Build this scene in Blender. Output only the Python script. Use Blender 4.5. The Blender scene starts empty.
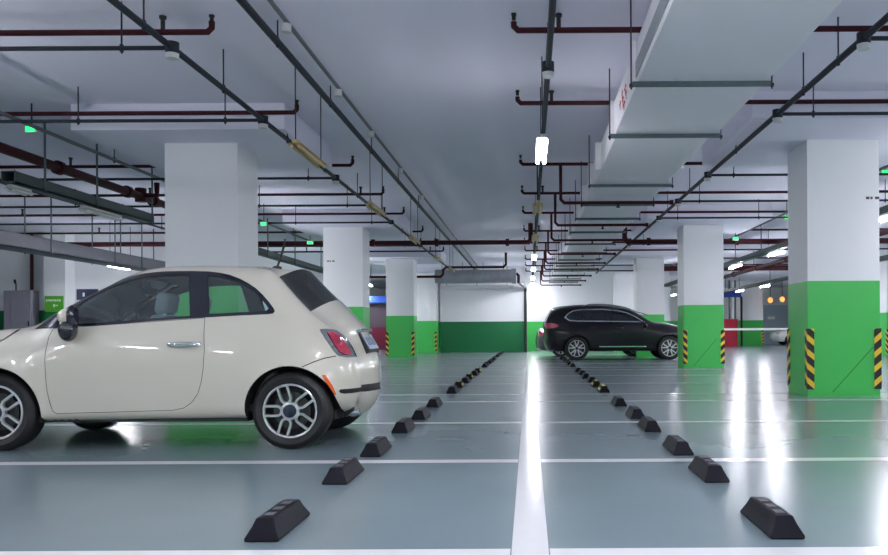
import bpy, math, random
import numpy as np
from mathutils import Vector, Matrix
from mathutils.geometry import delaunay_2d_cdt

random.seed(7)
S = bpy.context.scene
COL = S.collection

# ------------------------------------------------------------------ camera, world, exposure
EYE = 0.944                      # camera height
cam_data = bpy.data.cameras.new('camera')
cam = bpy.data.objects.new('camera', cam_data)
COL.objects.link(cam)
cam.location = (0, 0, EYE)
cam.rotation_euler = (math.radians(90), math.radians(0.0), 0)
cam.rotation_euler = (Matrix.Rotation(math.radians(90), 3, 'X') @ Matrix.Rotation(math.radians(-0.3), 3, 'Z')).to_euler()
cam_data.sensor_width = 36
cam_data.lens = 802 / 888 * 36
cam_data.shift_x = -85 / 888
cam_data.shift_y = 54.5 / 888
cam_data.clip_start = 0.05
cam_data.clip_end = 200
S.camera = cam

world = bpy.data.worlds.new('world')
S.world = world
world.use_nodes = True
world.node_tree.nodes['Background'].inputs[0].default_value = (0.6, 0.65, 0.8, 1)
world.node_tree.nodes['Background'].inputs[1].default_value = 0.05

S.view_settings.view_transform = 'Standard'
S.view_settings.look = 'None'
S.view_settings.exposure = 1.6
S.view_settings.gamma = 1
S.view_settings.use_curve_mapping = False
try:
    S.cycles.use_denoising = True
    S.cycles.max_bounces = 10
    S.cycles.diffuse_bounces = 5
    S.cycles.transparent_max_bounces = 16
    S.cycles.sample_clamp_indirect = 6
except Exception:
    pass

LAMP = 62.0                      # radiance of a lit fluorescent tube
LAMP_COL = (0.935, 0.935, 1.0)

# ------------------------------------------------------------------ materials
def mat(name, col, rough=0.5, metal=0.0, coat=0.0, spec=0.5, noise=0.0, nscale=6.0, bump=0.0, rnoise=0.0):
    m = bpy.data.materials.new(name)
    m.use_nodes = True
    nt = m.node_tree
    b = nt.nodes['Principled BSDF']
    b.inputs['Base Color'].default_value = (*col, 1)
    b.inputs['Roughness'].default_value = rough
    b.inputs['Metallic'].default_value = metal
    b.inputs['Coat Weight'].default_value = coat
    b.inputs['Coat Roughness'].default_value = 0.04
    b.inputs['Specular IOR Level'].default_value = spec
    if noise or bump or rnoise:
        tc = nt.nodes.new('ShaderNodeTexCoord')
        nz = nt.nodes.new('ShaderNodeTexNoise')
        nz.inputs['Scale'].default_value = nscale
        nz.inputs['Detail'].default_value = 6
        nt.links.new(tc.outputs['Object'], nz.inputs['Vector'])
        if noise:
            mx = nt.nodes.new('ShaderNodeMix'); mx.data_type = 'RGBA'
            mx.inputs[6].default_value = (*[c * (1 - noise) for c in col], 1)
            mx.inputs[7].default_value = (*[min(1, c * (1 + noise)) for c in col], 1)
            nt.links.new(nz.outputs['Fac'], mx.inputs[0])
            nt.links.new(mx.outputs[2], b.inputs['Base Color'])
        if rnoise:
            mr = nt.nodes.new('ShaderNodeMapRange')
            mr.inputs[3].default_value = max(0.01, rough - rnoise)
            mr.inputs[4].default_value = rough + rnoise
            nt.links.new(nz.outputs['Fac'], mr.inputs[0])
            nt.links.new(mr.outputs[0], b.inputs['Roughness'])
        if bump:
            bp = nt.nodes.new('ShaderNodeBump')
            bp.inputs['Strength'].default_value = bump
            bp.inputs['Distance'].default_value = 0.01
            nt.links.new(nz.outputs['Fac'], bp.inputs['Height'])
            nt.links.new(bp.outputs['Normal'], b.inputs['Normal'])
    return m

def emit(name, col, strength):
    m = bpy.data.materials.new(name)
    m.use_nodes = True
    b = m.node_tree.nodes['Principled BSDF']
    b.inputs['Base Color'].default_value = (*col, 1)
    b.inputs['Emission Color'].default_value = (*col, 1)
    b.inputs['Emission Strength'].default_value = strength
    return m

def glass(name, tint, refl=1.0, haze=0.0):
    m = bpy.data.materials.new(name)
    m.use_nodes = True
    nt = m.node_tree
    nt.nodes.remove(nt.nodes['Principled BSDF'])
    out = nt.nodes['Material Output']
    tr = nt.nodes.new('ShaderNodeBsdfTransparent'); tr.inputs[0].default_value = (*tint, 1)
    gl = nt.nodes.new('ShaderNodeBsdfGlossy'); gl.inputs['Roughness'].default_value = 0.02
    gl.inputs[0].default_value = (refl, refl, refl, 1)
    fr = nt.nodes.new('ShaderNodeFresnel'); fr.inputs['IOR'].default_value = 1.5
    mx = nt.nodes.new('ShaderNodeMixShader')
    nt.links.new(fr.outputs[0], mx.inputs[0])
    df = nt.nodes.new('ShaderNodeBsdfDiffuse'); df.inputs[0].default_value = (0.45, 0.55, 0.58, 1)  # pale diffuse share painted in for reflections on the panes
    m2 = nt.nodes.new('ShaderNodeMixShader'); m2.inputs[0].default_value = haze
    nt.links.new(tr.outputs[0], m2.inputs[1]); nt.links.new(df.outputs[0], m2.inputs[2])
    nt.links.new(m2.outputs[0], mx.inputs[1]); nt.links.new(gl.outputs[0], mx.inputs[2])
    nt.links.new(mx.outputs[0], out.inputs['Surface'])
    return m

def stripes(name, sgn):
    """black rubber with slanted yellow bands, in the guard's own coordinates"""
    m = bpy.data.materials.new(name)
    m.use_nodes = True
    nt = m.node_tree
    b = nt.nodes['Principled BSDF']
    b.inputs['Roughness'].default_value = 0.5
    tc = nt.nodes.new('ShaderNodeTexCoord')
    sep = nt.nodes.new('ShaderNodeSeparateXYZ')
    nt.links.new(tc.outputs['Object'], sep.inputs[0])
    def math_(op, a, bb):
        n = nt.nodes.new('ShaderNodeMath'); n.operation = op
        for i, v in enumerate((a, bb)):
            if hasattr(v, 'is_linked'): nt.links.new(v, n.inputs[i])
            else: n.inputs[i].default_value = v
        return n.outputs[0]
    u = math_('MULTIPLY', sep.outputs[0], sgn * 0.85)
    v = math_('MULTIPLY', sep.outputs[1], sgn * -0.85)
    t = math_('ADD', math_('ADD', u, v), sep.outputs[2])
    f = math_('FRACT', math_('ADD', math_('DIVIDE', t, 0.205), 0.12), 0)
    g = math_('GREATER_THAN', f, 0.56)
    mx = nt.nodes.new('ShaderNodeMix'); mx.data_type = 'RGBA'
    mx.inputs[6].default_value = (0.012, 0.012, 0.014, 1)
    mx.inputs[7].default_value = (0.85, 0.55, 0.03, 1)
    nt.links.new(g, mx.inputs[0]); nt.links.new(mx.outputs[2], b.inputs['Base Color'])
    return m

M = {}
M['floor'] = mat('floor_epoxy', (0.175, 0.235, 0.258), 0.235, coat=0.0, spec=0.9, noise=0.10, nscale=0.9, rnoise=0.03)
M['line'] = mat('floor_line_paint', (0.80, 0.80, 0.82), 0.16, spec=0.8, noise=0.04, nscale=9)
M['ceil'] = mat('ceiling_paint', (0.82, 0.81, 0.92), 0.8, noise=0.03, nscale=0.6)
M['white'] = mat('white_wall_paint', (0.84, 0.85, 0.87), 0.55, noise=0.02, nscale=2)
M['green'] = mat('green_wall_paint', (0.055, 0.52, 0.095), 0.38, noise=0.05, nscale=2.5)
M['scuff'] = mat('scuffed_green_paint', (0.025, 0.28, 0.05), 0.5)
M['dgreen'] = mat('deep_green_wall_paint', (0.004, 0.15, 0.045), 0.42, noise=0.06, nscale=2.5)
M['red'] = mat('red_pipe_paint', (0.042, 0.003, 0.008), 0.55, spec=0.25, noise=0.15, nscale=5)
M['steel'] = mat('galvanised_conduit', (0.022, 0.026, 0.038), 0.55, spec=0.25, noise=0.15, nscale=8)
M['lightpipe'] = mat('pale_pipe', (0.13, 0.13, 0.15), 0.5, noise=0.1, nscale=8)
M['bar'] = mat('galvanised_angle', (0.09, 0.12, 0.14), 0.5, metal=0.2, noise=0.25, nscale=12)
M['duct'] = mat('duct_white', (0.93, 0.91, 0.95), 0.45, noise=0.03, nscale=1.2, bump=0.05)
M['ductgrey'] = mat('duct_grey_seam', (0.33, 0.37, 0.39), 0.5, noise=0.1, nscale=5)
M['silver'] = mat('silver_foil', (0.34, 0.35, 0.38), 0.38, metal=0.5, noise=0.25, nscale=5, bump=0.5)
M['tray'] = mat('tray_grey', (0.055, 0.085, 0.085), 0.5, noise=0.1, nscale=4)
M['traylight'] = mat('tray_pale', (0.12, 0.125, 0.155), 0.5, noise=0.1, nscale=4)
M['tan'] = mat('aged_tan_tube', (0.56, 0.42, 0.22), 0.4, noise=0.1, nscale=9)
M['lampgrey'] = mat('pale_lamp_housing', (0.62, 0.62, 0.62), 0.45, noise=0.05)
M['tubeoff'] = mat('unlit_tube', (0.72, 0.74, 0.70), 0.25)
M['tubeon'] = emit('lit_tube', LAMP_COL, LAMP)
M['tubesoft'] = emit('soft_lit_tube', LAMP_COL, LAMP * 0.28)
M['greenlamp'] = emit('green_exit_light', (0.02, 0.8, 0.16), 0.75)
M['warm'] = emit('warm_lamp', (1.0, 0.33, 0.07), 0.55)
M['rubber'] = mat('black_rubber', (0.004, 0.004, 0.009), 0.55, spec=0.2, noise=0.2, nscale=30, bump=0.1)
M['tyre'] = mat('tyre_rubber', (0.009, 0.009, 0.011), 0.55, noise=0.15, nscale=20)
M['pad'] = mat('dusty_grey_pad', (0.09, 0.09, 0.11), 0.5)
M['yellow'] = mat('yellow_reflector', (0.85, 0.62, 0.05), 0.35)
M['guardL'] = stripes('hazard_stripes_falling', 1)
M['guardR'] = stripes('hazard_stripes_rising', -1)
M['cream'] = mat('cream_car_paint', (0.63, 0.595, 0.505), 0.33, coat=1.0, spec=0.5)
M['navy'] = mat('dark_violet_black_paint', (0.005, 0.004, 0.010), 0.3, coat=0.25, spec=0.3)
M['charcoal'] = mat('charcoal_car_paint', (0.03, 0.03, 0.035), 0.3, coat=1.0)
M['carwhite'] = mat('white_car_paint', (0.82, 0.82, 0.84), 0.3, coat=1.0)
M['gloss'] = mat('gloss_black_trim', (0.008, 0.009, 0.020), 0.12, coat=0.5)
M['black'] = mat('matt_black_plastic', (0.012, 0.012, 0.014), 0.6)
M['trimgrey'] = mat('dark_cabin_trim', (0.045, 0.05, 0.06), 0.7)
M['seat'] = mat('grey_seat_cloth', (0.36, 0.38, 0.40), 0.8, noise=0.1, nscale=30)
M['chrome'] = mat('chrome', (0.75, 0.76, 0.78), 0.12, metal=1.0)
M['alloy'] = mat('silver_alloy', (0.62, 0.62, 0.64), 0.28, metal=0.7)
M['alloydark'] = mat('dark_alloy', (0.02, 0.02, 0.023), 0.4, metal=0.4)
M['disc'] = mat('brake_disc_steel', (0.07, 0.07, 0.075), 0.4, metal=0.6)
M['capblue'] = mat('dark_blue_cap', (0.012, 0.02, 0.045), 0.35)
M['taillight'] = mat('red_lens', (0.42, 0.03, 0.07), 0.12, coat=1.0)
M['orange'] = mat('orange_lens', (0.80, 0.13, 0.02), 0.2, coat=0.5)
M['lens'] = mat('clear_lens', (0.7, 0.72, 0.75), 0.1, coat=1.0)
M['plate'] = mat('plate_white', (0.42, 0.52, 0.68), 0.35)
M['plateink'] = mat('plate_ink', (0.08, 0.10, 0.18), 0.5)
M['glass'] = glass('tinted_car_glass', (0.78, 0.88, 0.92), haze=0.09)
M['darkglass'] = glass('dark_tinted_car_glass', (0.10, 0.10, 0.15), haze=0.015)
M['cabinet'] = mat('grey_cabinet_paint', (0.26, 0.25, 0.30), 0.5, noise=0.06, nscale=3)
M['signgreen'] = mat('sign_green', (0.09, 0.42, 0.03), 0.4)
M['signwhite'] = mat('sign_white', (0.85, 0.88, 0.85), 0.4)
M['signnavy'] = mat('sign_navy', (0.03, 0.04, 0.09), 0.4)
M['signblue'] = mat('sign_blue', (0.01, 0.07, 0.40), 0.4)
M['maroon'] = mat('maroon_paint', (0.19, 0.012, 0.045), 0.45, noise=0.05)
M['mauve'] = mat('dull_mauve_paint', (0.10, 0.07, 0.10), 0.5, noise=0.05)
M['crimson'] = mat('crimson_paint', (0.50, 0.015, 0.05), 0.4, noise=0.05)
M['bluegrey'] = mat('blue_grey_door_paint', (0.42, 0.50, 0.60), 0.5)
M['redink'] = mat('red_stencil', (0.55, 0.06, 0.07), 0.6)
M['mark'] = mat('dark_stencil', (0.08, 0.09, 0.10), 0.6)

# ------------------------------------------------------------------ mesh helpers
ORG = {}

class MB:
    """collects faces, then links them as one mesh object"""
    def __init__(self):
        self.v = []; self.f = []; self.mi = []; self.cur = 0
    def add(self, vs, fs):
        o = len(self.v)
        self.v += [tuple(p) for p in vs]
        self.f += [tuple(i + o for i in f) for f in fs]
        self.mi += [self.cur] * len(fs)
        return self
    def box(self, x0, x1, y0, y1, z0, z1):
        vs = [(x, y, z) for z in (z0, z1) for y in (y0, y1) for x in (x0, x1)]
        return self.add(vs, [(0, 2, 3, 1), (4, 5, 7, 6), (0, 1, 5, 4), (2, 6, 7, 3), (0, 4, 6, 2), (1, 3, 7, 5)])
    def cyl(self, p0, p1, r, n=10, r1=None, cap=True):
        p0, p1 = Vector(p0), Vector(p1)
        r1 = r if r1 is None else r1
        d = (p1 - p0).normalized()
        a = Vector((0, 0, 1)) if abs(d.z) < 0.9 else Vector((1, 0, 0))
        u = d.cross(a).normalized(); w = d.cross(u)
        vs = []
        for p, rr in ((p0, r), (p1, r1)):
            for k in range(n):
                t = 2 * math.pi * k / n
                vs.append(p + (u * math.cos(t) + w * math.sin(t)) * rr)
        fs = [(k, n + k, n + (k + 1) % n, (k + 1) % n) for k in range(n)]
        if cap: fs += [tuple(range(n)), tuple(range(2 * n - 1, n - 1, -1))]
        return self.add(vs, fs)
    def tube(self, pts, r, n=10):
        pts = [Vector(p) for p in pts]
        vs = []; fs = []
        up = None
        for i, p in enumerate(pts):
            d = ((pts[min(i + 1, len(pts) - 1)] - p).normalized() + (p - pts[max(i - 1, 0)]).normalized())
            d = d.normalized()
            if up is None:
                a = Vector((0, 0, 1)) if abs(d.z) < 0.9 else Vector((1, 0, 0))
                up = d.cross(a).normalized()
            else:
                up = (up - d * up.dot(d)).normalized()
            w = d.cross(up)
            for k in range(n):
                t = 2 * math.pi * k / n
                vs.append(p + (up * math.cos(t) + w * math.sin(t)) * r)
        for i in range(len(pts) - 1):
            fs += [(i * n + k, (i + 1) * n + k, (i + 1) * n + (k + 1) % n, i * n + (k + 1) % n) for k in range(n)]
        fs += [tuple(range(n)), tuple(range((len(pts)) * n - 1, (len(pts) - 1) * n - 1, -1))]
        return self.add(vs, fs)
    def lathe_y(self, c, prof, n=48):
        """profile of (radius, y offset) turned about an axis along Y through c"""
        vs = []; fs = []
        for rr, yo in prof:
            for k in range(n):
                t = 2 * math.pi * k / n
                vs.append((c[0] + rr * math.cos(t), c[1] + yo, c[2] + rr * math.sin(t)))
        for i in range(len(prof) - 1):
            fs += [(i * n + k, i * n + (k + 1) % n, (i + 1) * n + (k + 1) % n, (i + 1) * n + k) for k in range(n)]
        return self.add(vs, fs)
    def sphere(self, c, rx, ry, rz, nu=16, nv=10):
        vs = []; fs = []
        for j in range(nv + 1):
            p = math.pi * j / nv
            for k in range(nu):
                t = 2 * math.pi * k / nu
                vs.append((c[0] + rx * math.sin(p) * math.cos(t), c[1] + ry * math.sin(p) * math.sin(t), c[2] + rz * math.cos(p)))
        for j in range(nv):
            fs += [(j * nu + k, j * nu + (k + 1) % nu, (j + 1) * nu + (k + 1) % nu, (j + 1) * nu + k) for k in range(nu)]
        return self.add(vs, fs)
    def prism_y(self, poly, y0, y1):
        n = len(poly)
        vs = [(x, y0, z) for x, z in poly] + [(x, y1, z) for x, z in poly]
        fs = [tuple(range(n - 1, -1, -1)), tuple(range(n, 2 * n))] + [(k, (k + 1) % n, n + (k + 1) % n, n + k) for k in range(n)]
        return self.add(vs, fs)
    def stroke_y(self, path, w, y0, y1, closed=False):
        """a bar of width w along a path in the xz plane, from y0 to y1"""
        P = [Vector((p[0], p[1])) for p in path]
        n = len(P); L = []; R = []
        for i in range(n):
            a = P[i - 1] if (i > 0 or closed) else P[i]
            b = P[(i + 1) % n] if (i < n - 1 or closed) else P[i]
            d = (b - a).normalized(); nn = Vector((-d.y, d.x)) * w / 2
            L.append(P[i] + nn); R.append(P[i] - nn)
        vs = []
        for i in range(n):
            vs += [(L[i].x, y0, L[i].y), (R[i].x, y0, R[i].y), (R[i].x, y1, R[i].y), (L[i].x, y1, L[i].y)]
        fs = []
        for i in range(n if closed else n - 1):
            a = 4 * i; b = 4 * ((i + 1) % n)
            for k in range(4):
                fs.append((a + k, b + k, b + (k + 1) % 4, a + (k + 1) % 4))
        if not closed:
            fs += [(0, 1, 2, 3), (4 * n - 1, 4 * n - 2, 4 * n - 3, 4 * n - 4)]
        return self.add(vs, fs)
    def build(self, name, mats, parent=None, org=(0, 0, 0), smooth=True, bevel=0):
        org = Vector(ORG[parent.name]) if parent is not None else Vector(org)
        me = bpy.data.meshes.new(name)
        me.from_pydata([tuple(Vector(p) - org) for p in self.v], [], self.f)
        if not isinstance(mats, (list, tuple)): mats = [mats]
        for m in mats: me.materials.append(m)
        for p, i in zip(me.polygons, self.mi): p.material_index = i
        import bmesh
        bm = bmesh.new(); bm.from_mesh(me)
        bmesh.ops.recalc_face_normals(bm, faces=bm.faces)
        bm.to_mesh(me); bm.free()
        if smooth:
            for p in me.polygons: p.use_smooth = True
            me.set_sharp_from_angle(angle=math.radians(38))
        o = bpy.data.objects.new(name, me)
        COL.objects.link(o)
        if parent is not None:
            o.parent = parent; ORG[o.name] = org
        else:
            o.location = org; ORG[o.name] = org
        if bevel:
            b = o.modifiers.new('bevel', 'BEVEL'); b.width = bevel; b.segments = 2; b.limit_method = 'ANGLE'
        return o

def thing(name, label, cat, loc=(0, 0, 0), group=None):
    o = bpy.data.objects.new(name, None)
    o.empty_display_size = 0.1
    COL.objects.link(o)
    o.location = loc
    ORG[o.name] = Vector(loc)
    return tag(o, label, cat, group)

def tag(o, label, cat, group=None):
    o['label'] = label; o['category'] = cat
    if group: o['group'] = group
    return o

def struct(o):
    o['kind'] = 'structure'
    return o

def copy_tree(o, parent=None):
    c = o.copy(); COL.objects.link(c)
    if parent is not None:
        c.parent = parent
    for ch in o.children:
        copy_tree(ch, c)
    return c

ORD = ['nearest', 'second', 'third', 'fourth', 'fifth', 'sixth', 'seventh', 'eighth', 'ninth', 'tenth', 'eleventh',
       'twelfth', 'thirteenth', 'fourteenth', 'fifteenth', 'sixteenth', 'seventeenth', 'eighteenth', 'nineteenth', 'twentieth']

# ------------------------------------------------------------------ the setting
CEIL = 4.03; DROP = 3.68
XL, XR, YB, YF = -24.0, 26.0, -10.0, 57.0
COLY = [11.5, 20.7, 29.8, 37.1]
CD = 0.86
LX0, LX1 = -5.21, -4.17
RX0, RX1 = 4.0, 5.03
bays = [3.42, 5.87, 8.35, 10.88, 12.12, 14.6, 17.2, 19.9, 21.2, 23.8, 26.4, 29.0, 30.2, 32.8, 35.4]

f = MB()
f.box(XL, XR, YB, YF, -0.12, 0)
f.cur = 1
LH = 0.0015
f.add([(-0.08, YB, LH), (0.08, YB, LH), (0.08, 37.4, LH), (-0.08, 37.4, LH)], [(0, 1, 2, 3)])
for y in bays + [0.95, -1.5]:
    for a, b in ((-5.4, -0.085), (0.085, 5.4)):
        f.add([(a, y - 0.07, LH), (b, y - 0.07, LH), (b, y + 0.07, LH), (a, y + 0.07, LH)], [(0, 1, 2, 3)])
struct(f.build('floor', [M['floor'], M['line']], smooth=False))

c = MB()
c.box(XL, XR, YB, YF, CEIL, CEIL + 0.2)
struct(c.build('ceiling', M['ceil'], smooth=False))
for i, y in enumerate(COLY):
    cy = y + CD / 2
    for cx in ((LX0 + LX1) / 2, (RX0 + RX1) / 2):
        if i < 3 or cx < 0:
            struct(MB().box(cx - (1.43 if cx < 0 else 1.62), cx + 1.43, cy - (1.19 if cx < 0 else 1.6), cy + 1.4, DROP, CEIL).build('trim_%d' % (2 * i + (cx > 0) + 1), M['ceil'], smooth=False))

GT = 1.68   # top of the green paint
def wallbox(mb, x0, x1, y0, y1, gt=GT):
    mb.cur = 0; mb.box(x0, x1, y0, y1, gt, CEIL)
    mb.cur = 1; mb.box(x0, x1, y0, y1, 0, gt)
    return mb
WM = [M['white'], M['green']]
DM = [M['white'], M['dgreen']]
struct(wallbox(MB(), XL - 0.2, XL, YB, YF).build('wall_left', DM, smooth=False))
struct(wallbox(MB(), XR, XR + 0.2, YB, YF).build('wall_right', WM, smooth=False))
struct(wallbox(MB(), XL, XR, YB - 0.2, YB).build('wall_front', WM, smooth=False))
struct(wallbox(MB(), -10.5, XR, YF, YF + 0.2).build('wall_back', WM, smooth=False))
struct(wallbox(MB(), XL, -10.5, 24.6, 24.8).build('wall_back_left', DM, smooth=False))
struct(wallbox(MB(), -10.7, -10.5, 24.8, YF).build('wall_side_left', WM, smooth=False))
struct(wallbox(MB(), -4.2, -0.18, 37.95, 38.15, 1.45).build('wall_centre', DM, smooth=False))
struct(wallbox(MB(), -0.18, 7.2, 41.0, 41.2, 1.475).build('wall_centre_right', WM, smooth=False))

# ------------------------------------------------------------------ columns and their corner guards
def column(x0, x1, y0, y1, label, name='column', gt=1.6):
    t = thing(name, label, 'column', ((x0 + x1) / 2, (y0 + y1) / 2, 0), 'square concrete columns')
    a = MB().box(x0, x1, y0, y1, gt, DROP if abs((x0 + x1) / 2) < 6 else CEIL)
    a.build('upper_shaft', M['white'], t, smooth=False)
    g = MB().box(x0 - 0.003, x1 + 0.003, y0 - 0.003, y1 + 0.003, 0, gt)
    g.build('painted_base', M['green'], t, smooth=False)
    return t

def guard(x, y, sx, sy, right, label):
    """L-shaped guard on a corner; sx, sy point outwards from the column"""
    z0, z1, L, th = 0.10, 0.97, 0.088, 0.013
    t = MB()
    ox, oy = x + sx * 0.004, y + sy * 0.004
    pts = [(ox + sx * th, oy + sy * th), (ox - sx * L, oy + sy * th), (ox - sx * L, oy), (ox, oy), (ox, oy - sy * L), (ox + sx * th, oy - sy * L)]
    n = 6
    t.add([(p[0], p[1], z) for z in (z0, z1) for p in pts],
          [(0, 1, 2, 3), (0, 3, 4, 5), (6, 9, 8, 7), (6, 11, 10, 9)] + [(k, (k + 1) % n, n + (k + 1) % n, n + k) for k in range(n)])
    o = t.build('corner_guard', M['guardR' if right else 'guardL'], org=(x, y, z0), smooth=False)
    return tag(o, label, 'corner guard', 'striped corner guards')

names_r = ['nearest right-hand column', 'second right-hand column', 'third right-hand column', 'farthest right-hand column']
names_l = ['nearest left-hand column', 'second left-hand column', 'third left-hand column', 'farthest left-hand column']
cols = {}
rl = ['wide white column with bright green base standing nearest on the right of the photo',
      'white column with green base just in front of the dark SUV nose',
      'white column with green base standing behind the dark SUV bonnet',
      'farthest white column on the right, rising behind the dark SUV roof']
ll = ['white column standing directly behind the cream hatchback',
      'white column with green base just past the rear of the cream hatchback',
      'white and green column third from the front in the left row',
      'farthest left-row white and green column beside the deep green wall']
for i, y in enumerate(COLY):
    gt = (1.655, 1.62, 1.57, 1.48)[i]; lx0, lx1 = (LX0, LX1) if i == 0 else (LX0 - 0.09, LX1 - 0.11)
    cols['r%d' % i] = column(RX0, RX1, y, y + CD, rl[i], gt=gt)
    cols['l%d' % i] = column(lx0, lx1, y, y + CD, ll[i], gt=gt)
    if i < 2:
        nm = ['nearest right-hand column', 'second right-hand column'][i]
        guard(RX0, y, -1, -1, False, 'striped guard on left front corner of the ' + nm)
        guard(RX1, y, 1, -1, True, 'striped guard on right front corner of the ' + nm)
    if i == 0:
        guard(RX0, y + CD, -1, 1, True, 'narrow striped guard on the rear left corner of the nearest right-hand column')
    if i in (2, 3):
        nm = ['', '', 'third left-row column', 'farthest left-row column'][i]
        guard(lx0, y, -1, -1, False, 'striped guard on left front corner of the ' + nm)
        guard(lx1, y, 1, -1, True, 'striped guard on right front corner of the ' + nm)
# number plates stencilled small on two columns
for key, x, y, z in (('r0', 4.84, COLY[0], 2.84), ('l1', -5.2, COLY[1], 2.8)):
    m = MB()
    for k, w in enumerate((0.05, 0.03, 0.06)):
        m.box(x + k * 0.065, x + k * 0.065 + w, y - 0.006, y - 0.001, z - 0.018, z + 0.018)
    m.build('stencil_mark', M['mark'], cols[key], smooth=False)
# diagonal scuff line on the green faces
for key, x0, x1, z0, z1, y in (('r0', 4.35, 4.93, 0.06, 0.70, COLY[0]), ('r1', 4.25, 4.85, 0.05, 0.75, COLY[1])):
    m = MB()
    d = Vector((x1 - x0, z1 - z0)).normalized(); nn = Vector((-d.y, d.x)) * 0.009
    m.prism_y([(x0 + nn.x, z0 + nn.y), (x0 - nn.x, z0 - nn.y), (x1 - nn.x, z1 - nn.y), (x1 + nn.x, z1 + nn.y)], y - 0.0055, y - 0.003)
    m.build('painted_scuff', M['scuff'], cols[key], smooth=False)
# outlying columns on the right
column(13.35, 14.4, 29.9, 30.7, 'white and green column at the right edge beyond the nearest right column')
guard(13.35, 29.9, -1, -1, False, 'striped guard on the column at the right edge of the photo')
column(12.9, 14.6, 50.0, 50.9, 'far white and green column beside the crimson panel and grey door')
guard(14.6, 50.0, 1, -1, True, 'tiny striped guard on the far column beside the grey door')

# ------------------------------------------------------------------ cars
def catmull(pts, step=0.03):
    out = []
    P = [np.array(p, float) for p in pts]
    for i in range(len(P) - 1):
        p0 = P[max(i - 1, 0)]; p1 = P[i]; p2 = P[i + 1]; p3 = P[min(i + 2, len(P) - 1)]
        d1 = np.linalg.norm(p2 - p1); d0 = max(np.linalg.norm(p1 - p0), 1e-6); d2 = max(np.linalg.norm(p3 - p2), 1e-6)
        m1 = (p2 - p1) if i == 0 else ((p1 - p0) / d0 * d1 + (p2 - p1)) / 2 if False else ((p1 - p0) / d0 * d1 ** 1.0 * (d1 / (d0 + d1)) + (p2 - p1) * (d0 / (d0 + d1)))
        m2 = (p2 - p1) if i == len(P) - 2 else ((p2 - p1) * (d2 / (d1 + d2)) + (p3 - p2) / d2 * d1 * (d1 / (d1 + d2)))
        n = max(1, int(round(d1 / step)))
        for k in range(n):
            t = k / n
            out.append((2*t**3-3*t**2+1)*p1 + (t**3-2*t**2+t)*m1 + (-2*t**3+3*t**2)*p2 + (t**3-t**2)*m2)
    out.append(P[-1])
    return np.array(out)

def dens(poly, step=0.03, closed=True):
    P = [np.array(p, float) for p in poly]
    out = []
    n = len(P)
    for i in range(n if closed else n - 1):
        a = P[i]; b = P[(i + 1) % n]
        k = max(1, int(math.ceil(np.linalg.norm(b - a) / step)))
        out += [a + (b - a) * j / k for j in range(k)]
    if not closed: out.append(P[-1])
    return out

def inside(poly, pts):
    poly = np.array(poly); x = pts[:, 0]; z = pts[:, 1]
    r = np.zeros(len(pts), bool)
    n = len(poly); j = n - 1
    for i in range(n):
        xi, zi = poly[i]; xj, zj = poly[j]
        if zi != zj:
            r ^= ((zi > z) != (zj > z)) & (x < (xj - xi) * (z - zi) / (zj - zi) + xi)
        j = i
    return r

def inset(poly, d):
    P = np.array(poly, float)
    area = 0.5 * np.sum(P[:, 0] * np.roll(P[:, 1], -1) - np.roll(P[:, 0], -1) * P[:, 1])
    s = 1 if area > 0 else -1
    T = np.roll(P, -1, 0) - np.roll(P, 1, 0)
    T /= np.linalg.norm(T, axis=1)[:, None] + 1e-9
    N = np.stack([-T[:, 1], T[:, 0]], 1) * s
    return [tuple(p) for p in P + N * d]

def sstep(a, b, v):
    t = np.clip((v - a) / (b - a), 0, 1)
    return t * t * (3 - 2 * t)

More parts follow.
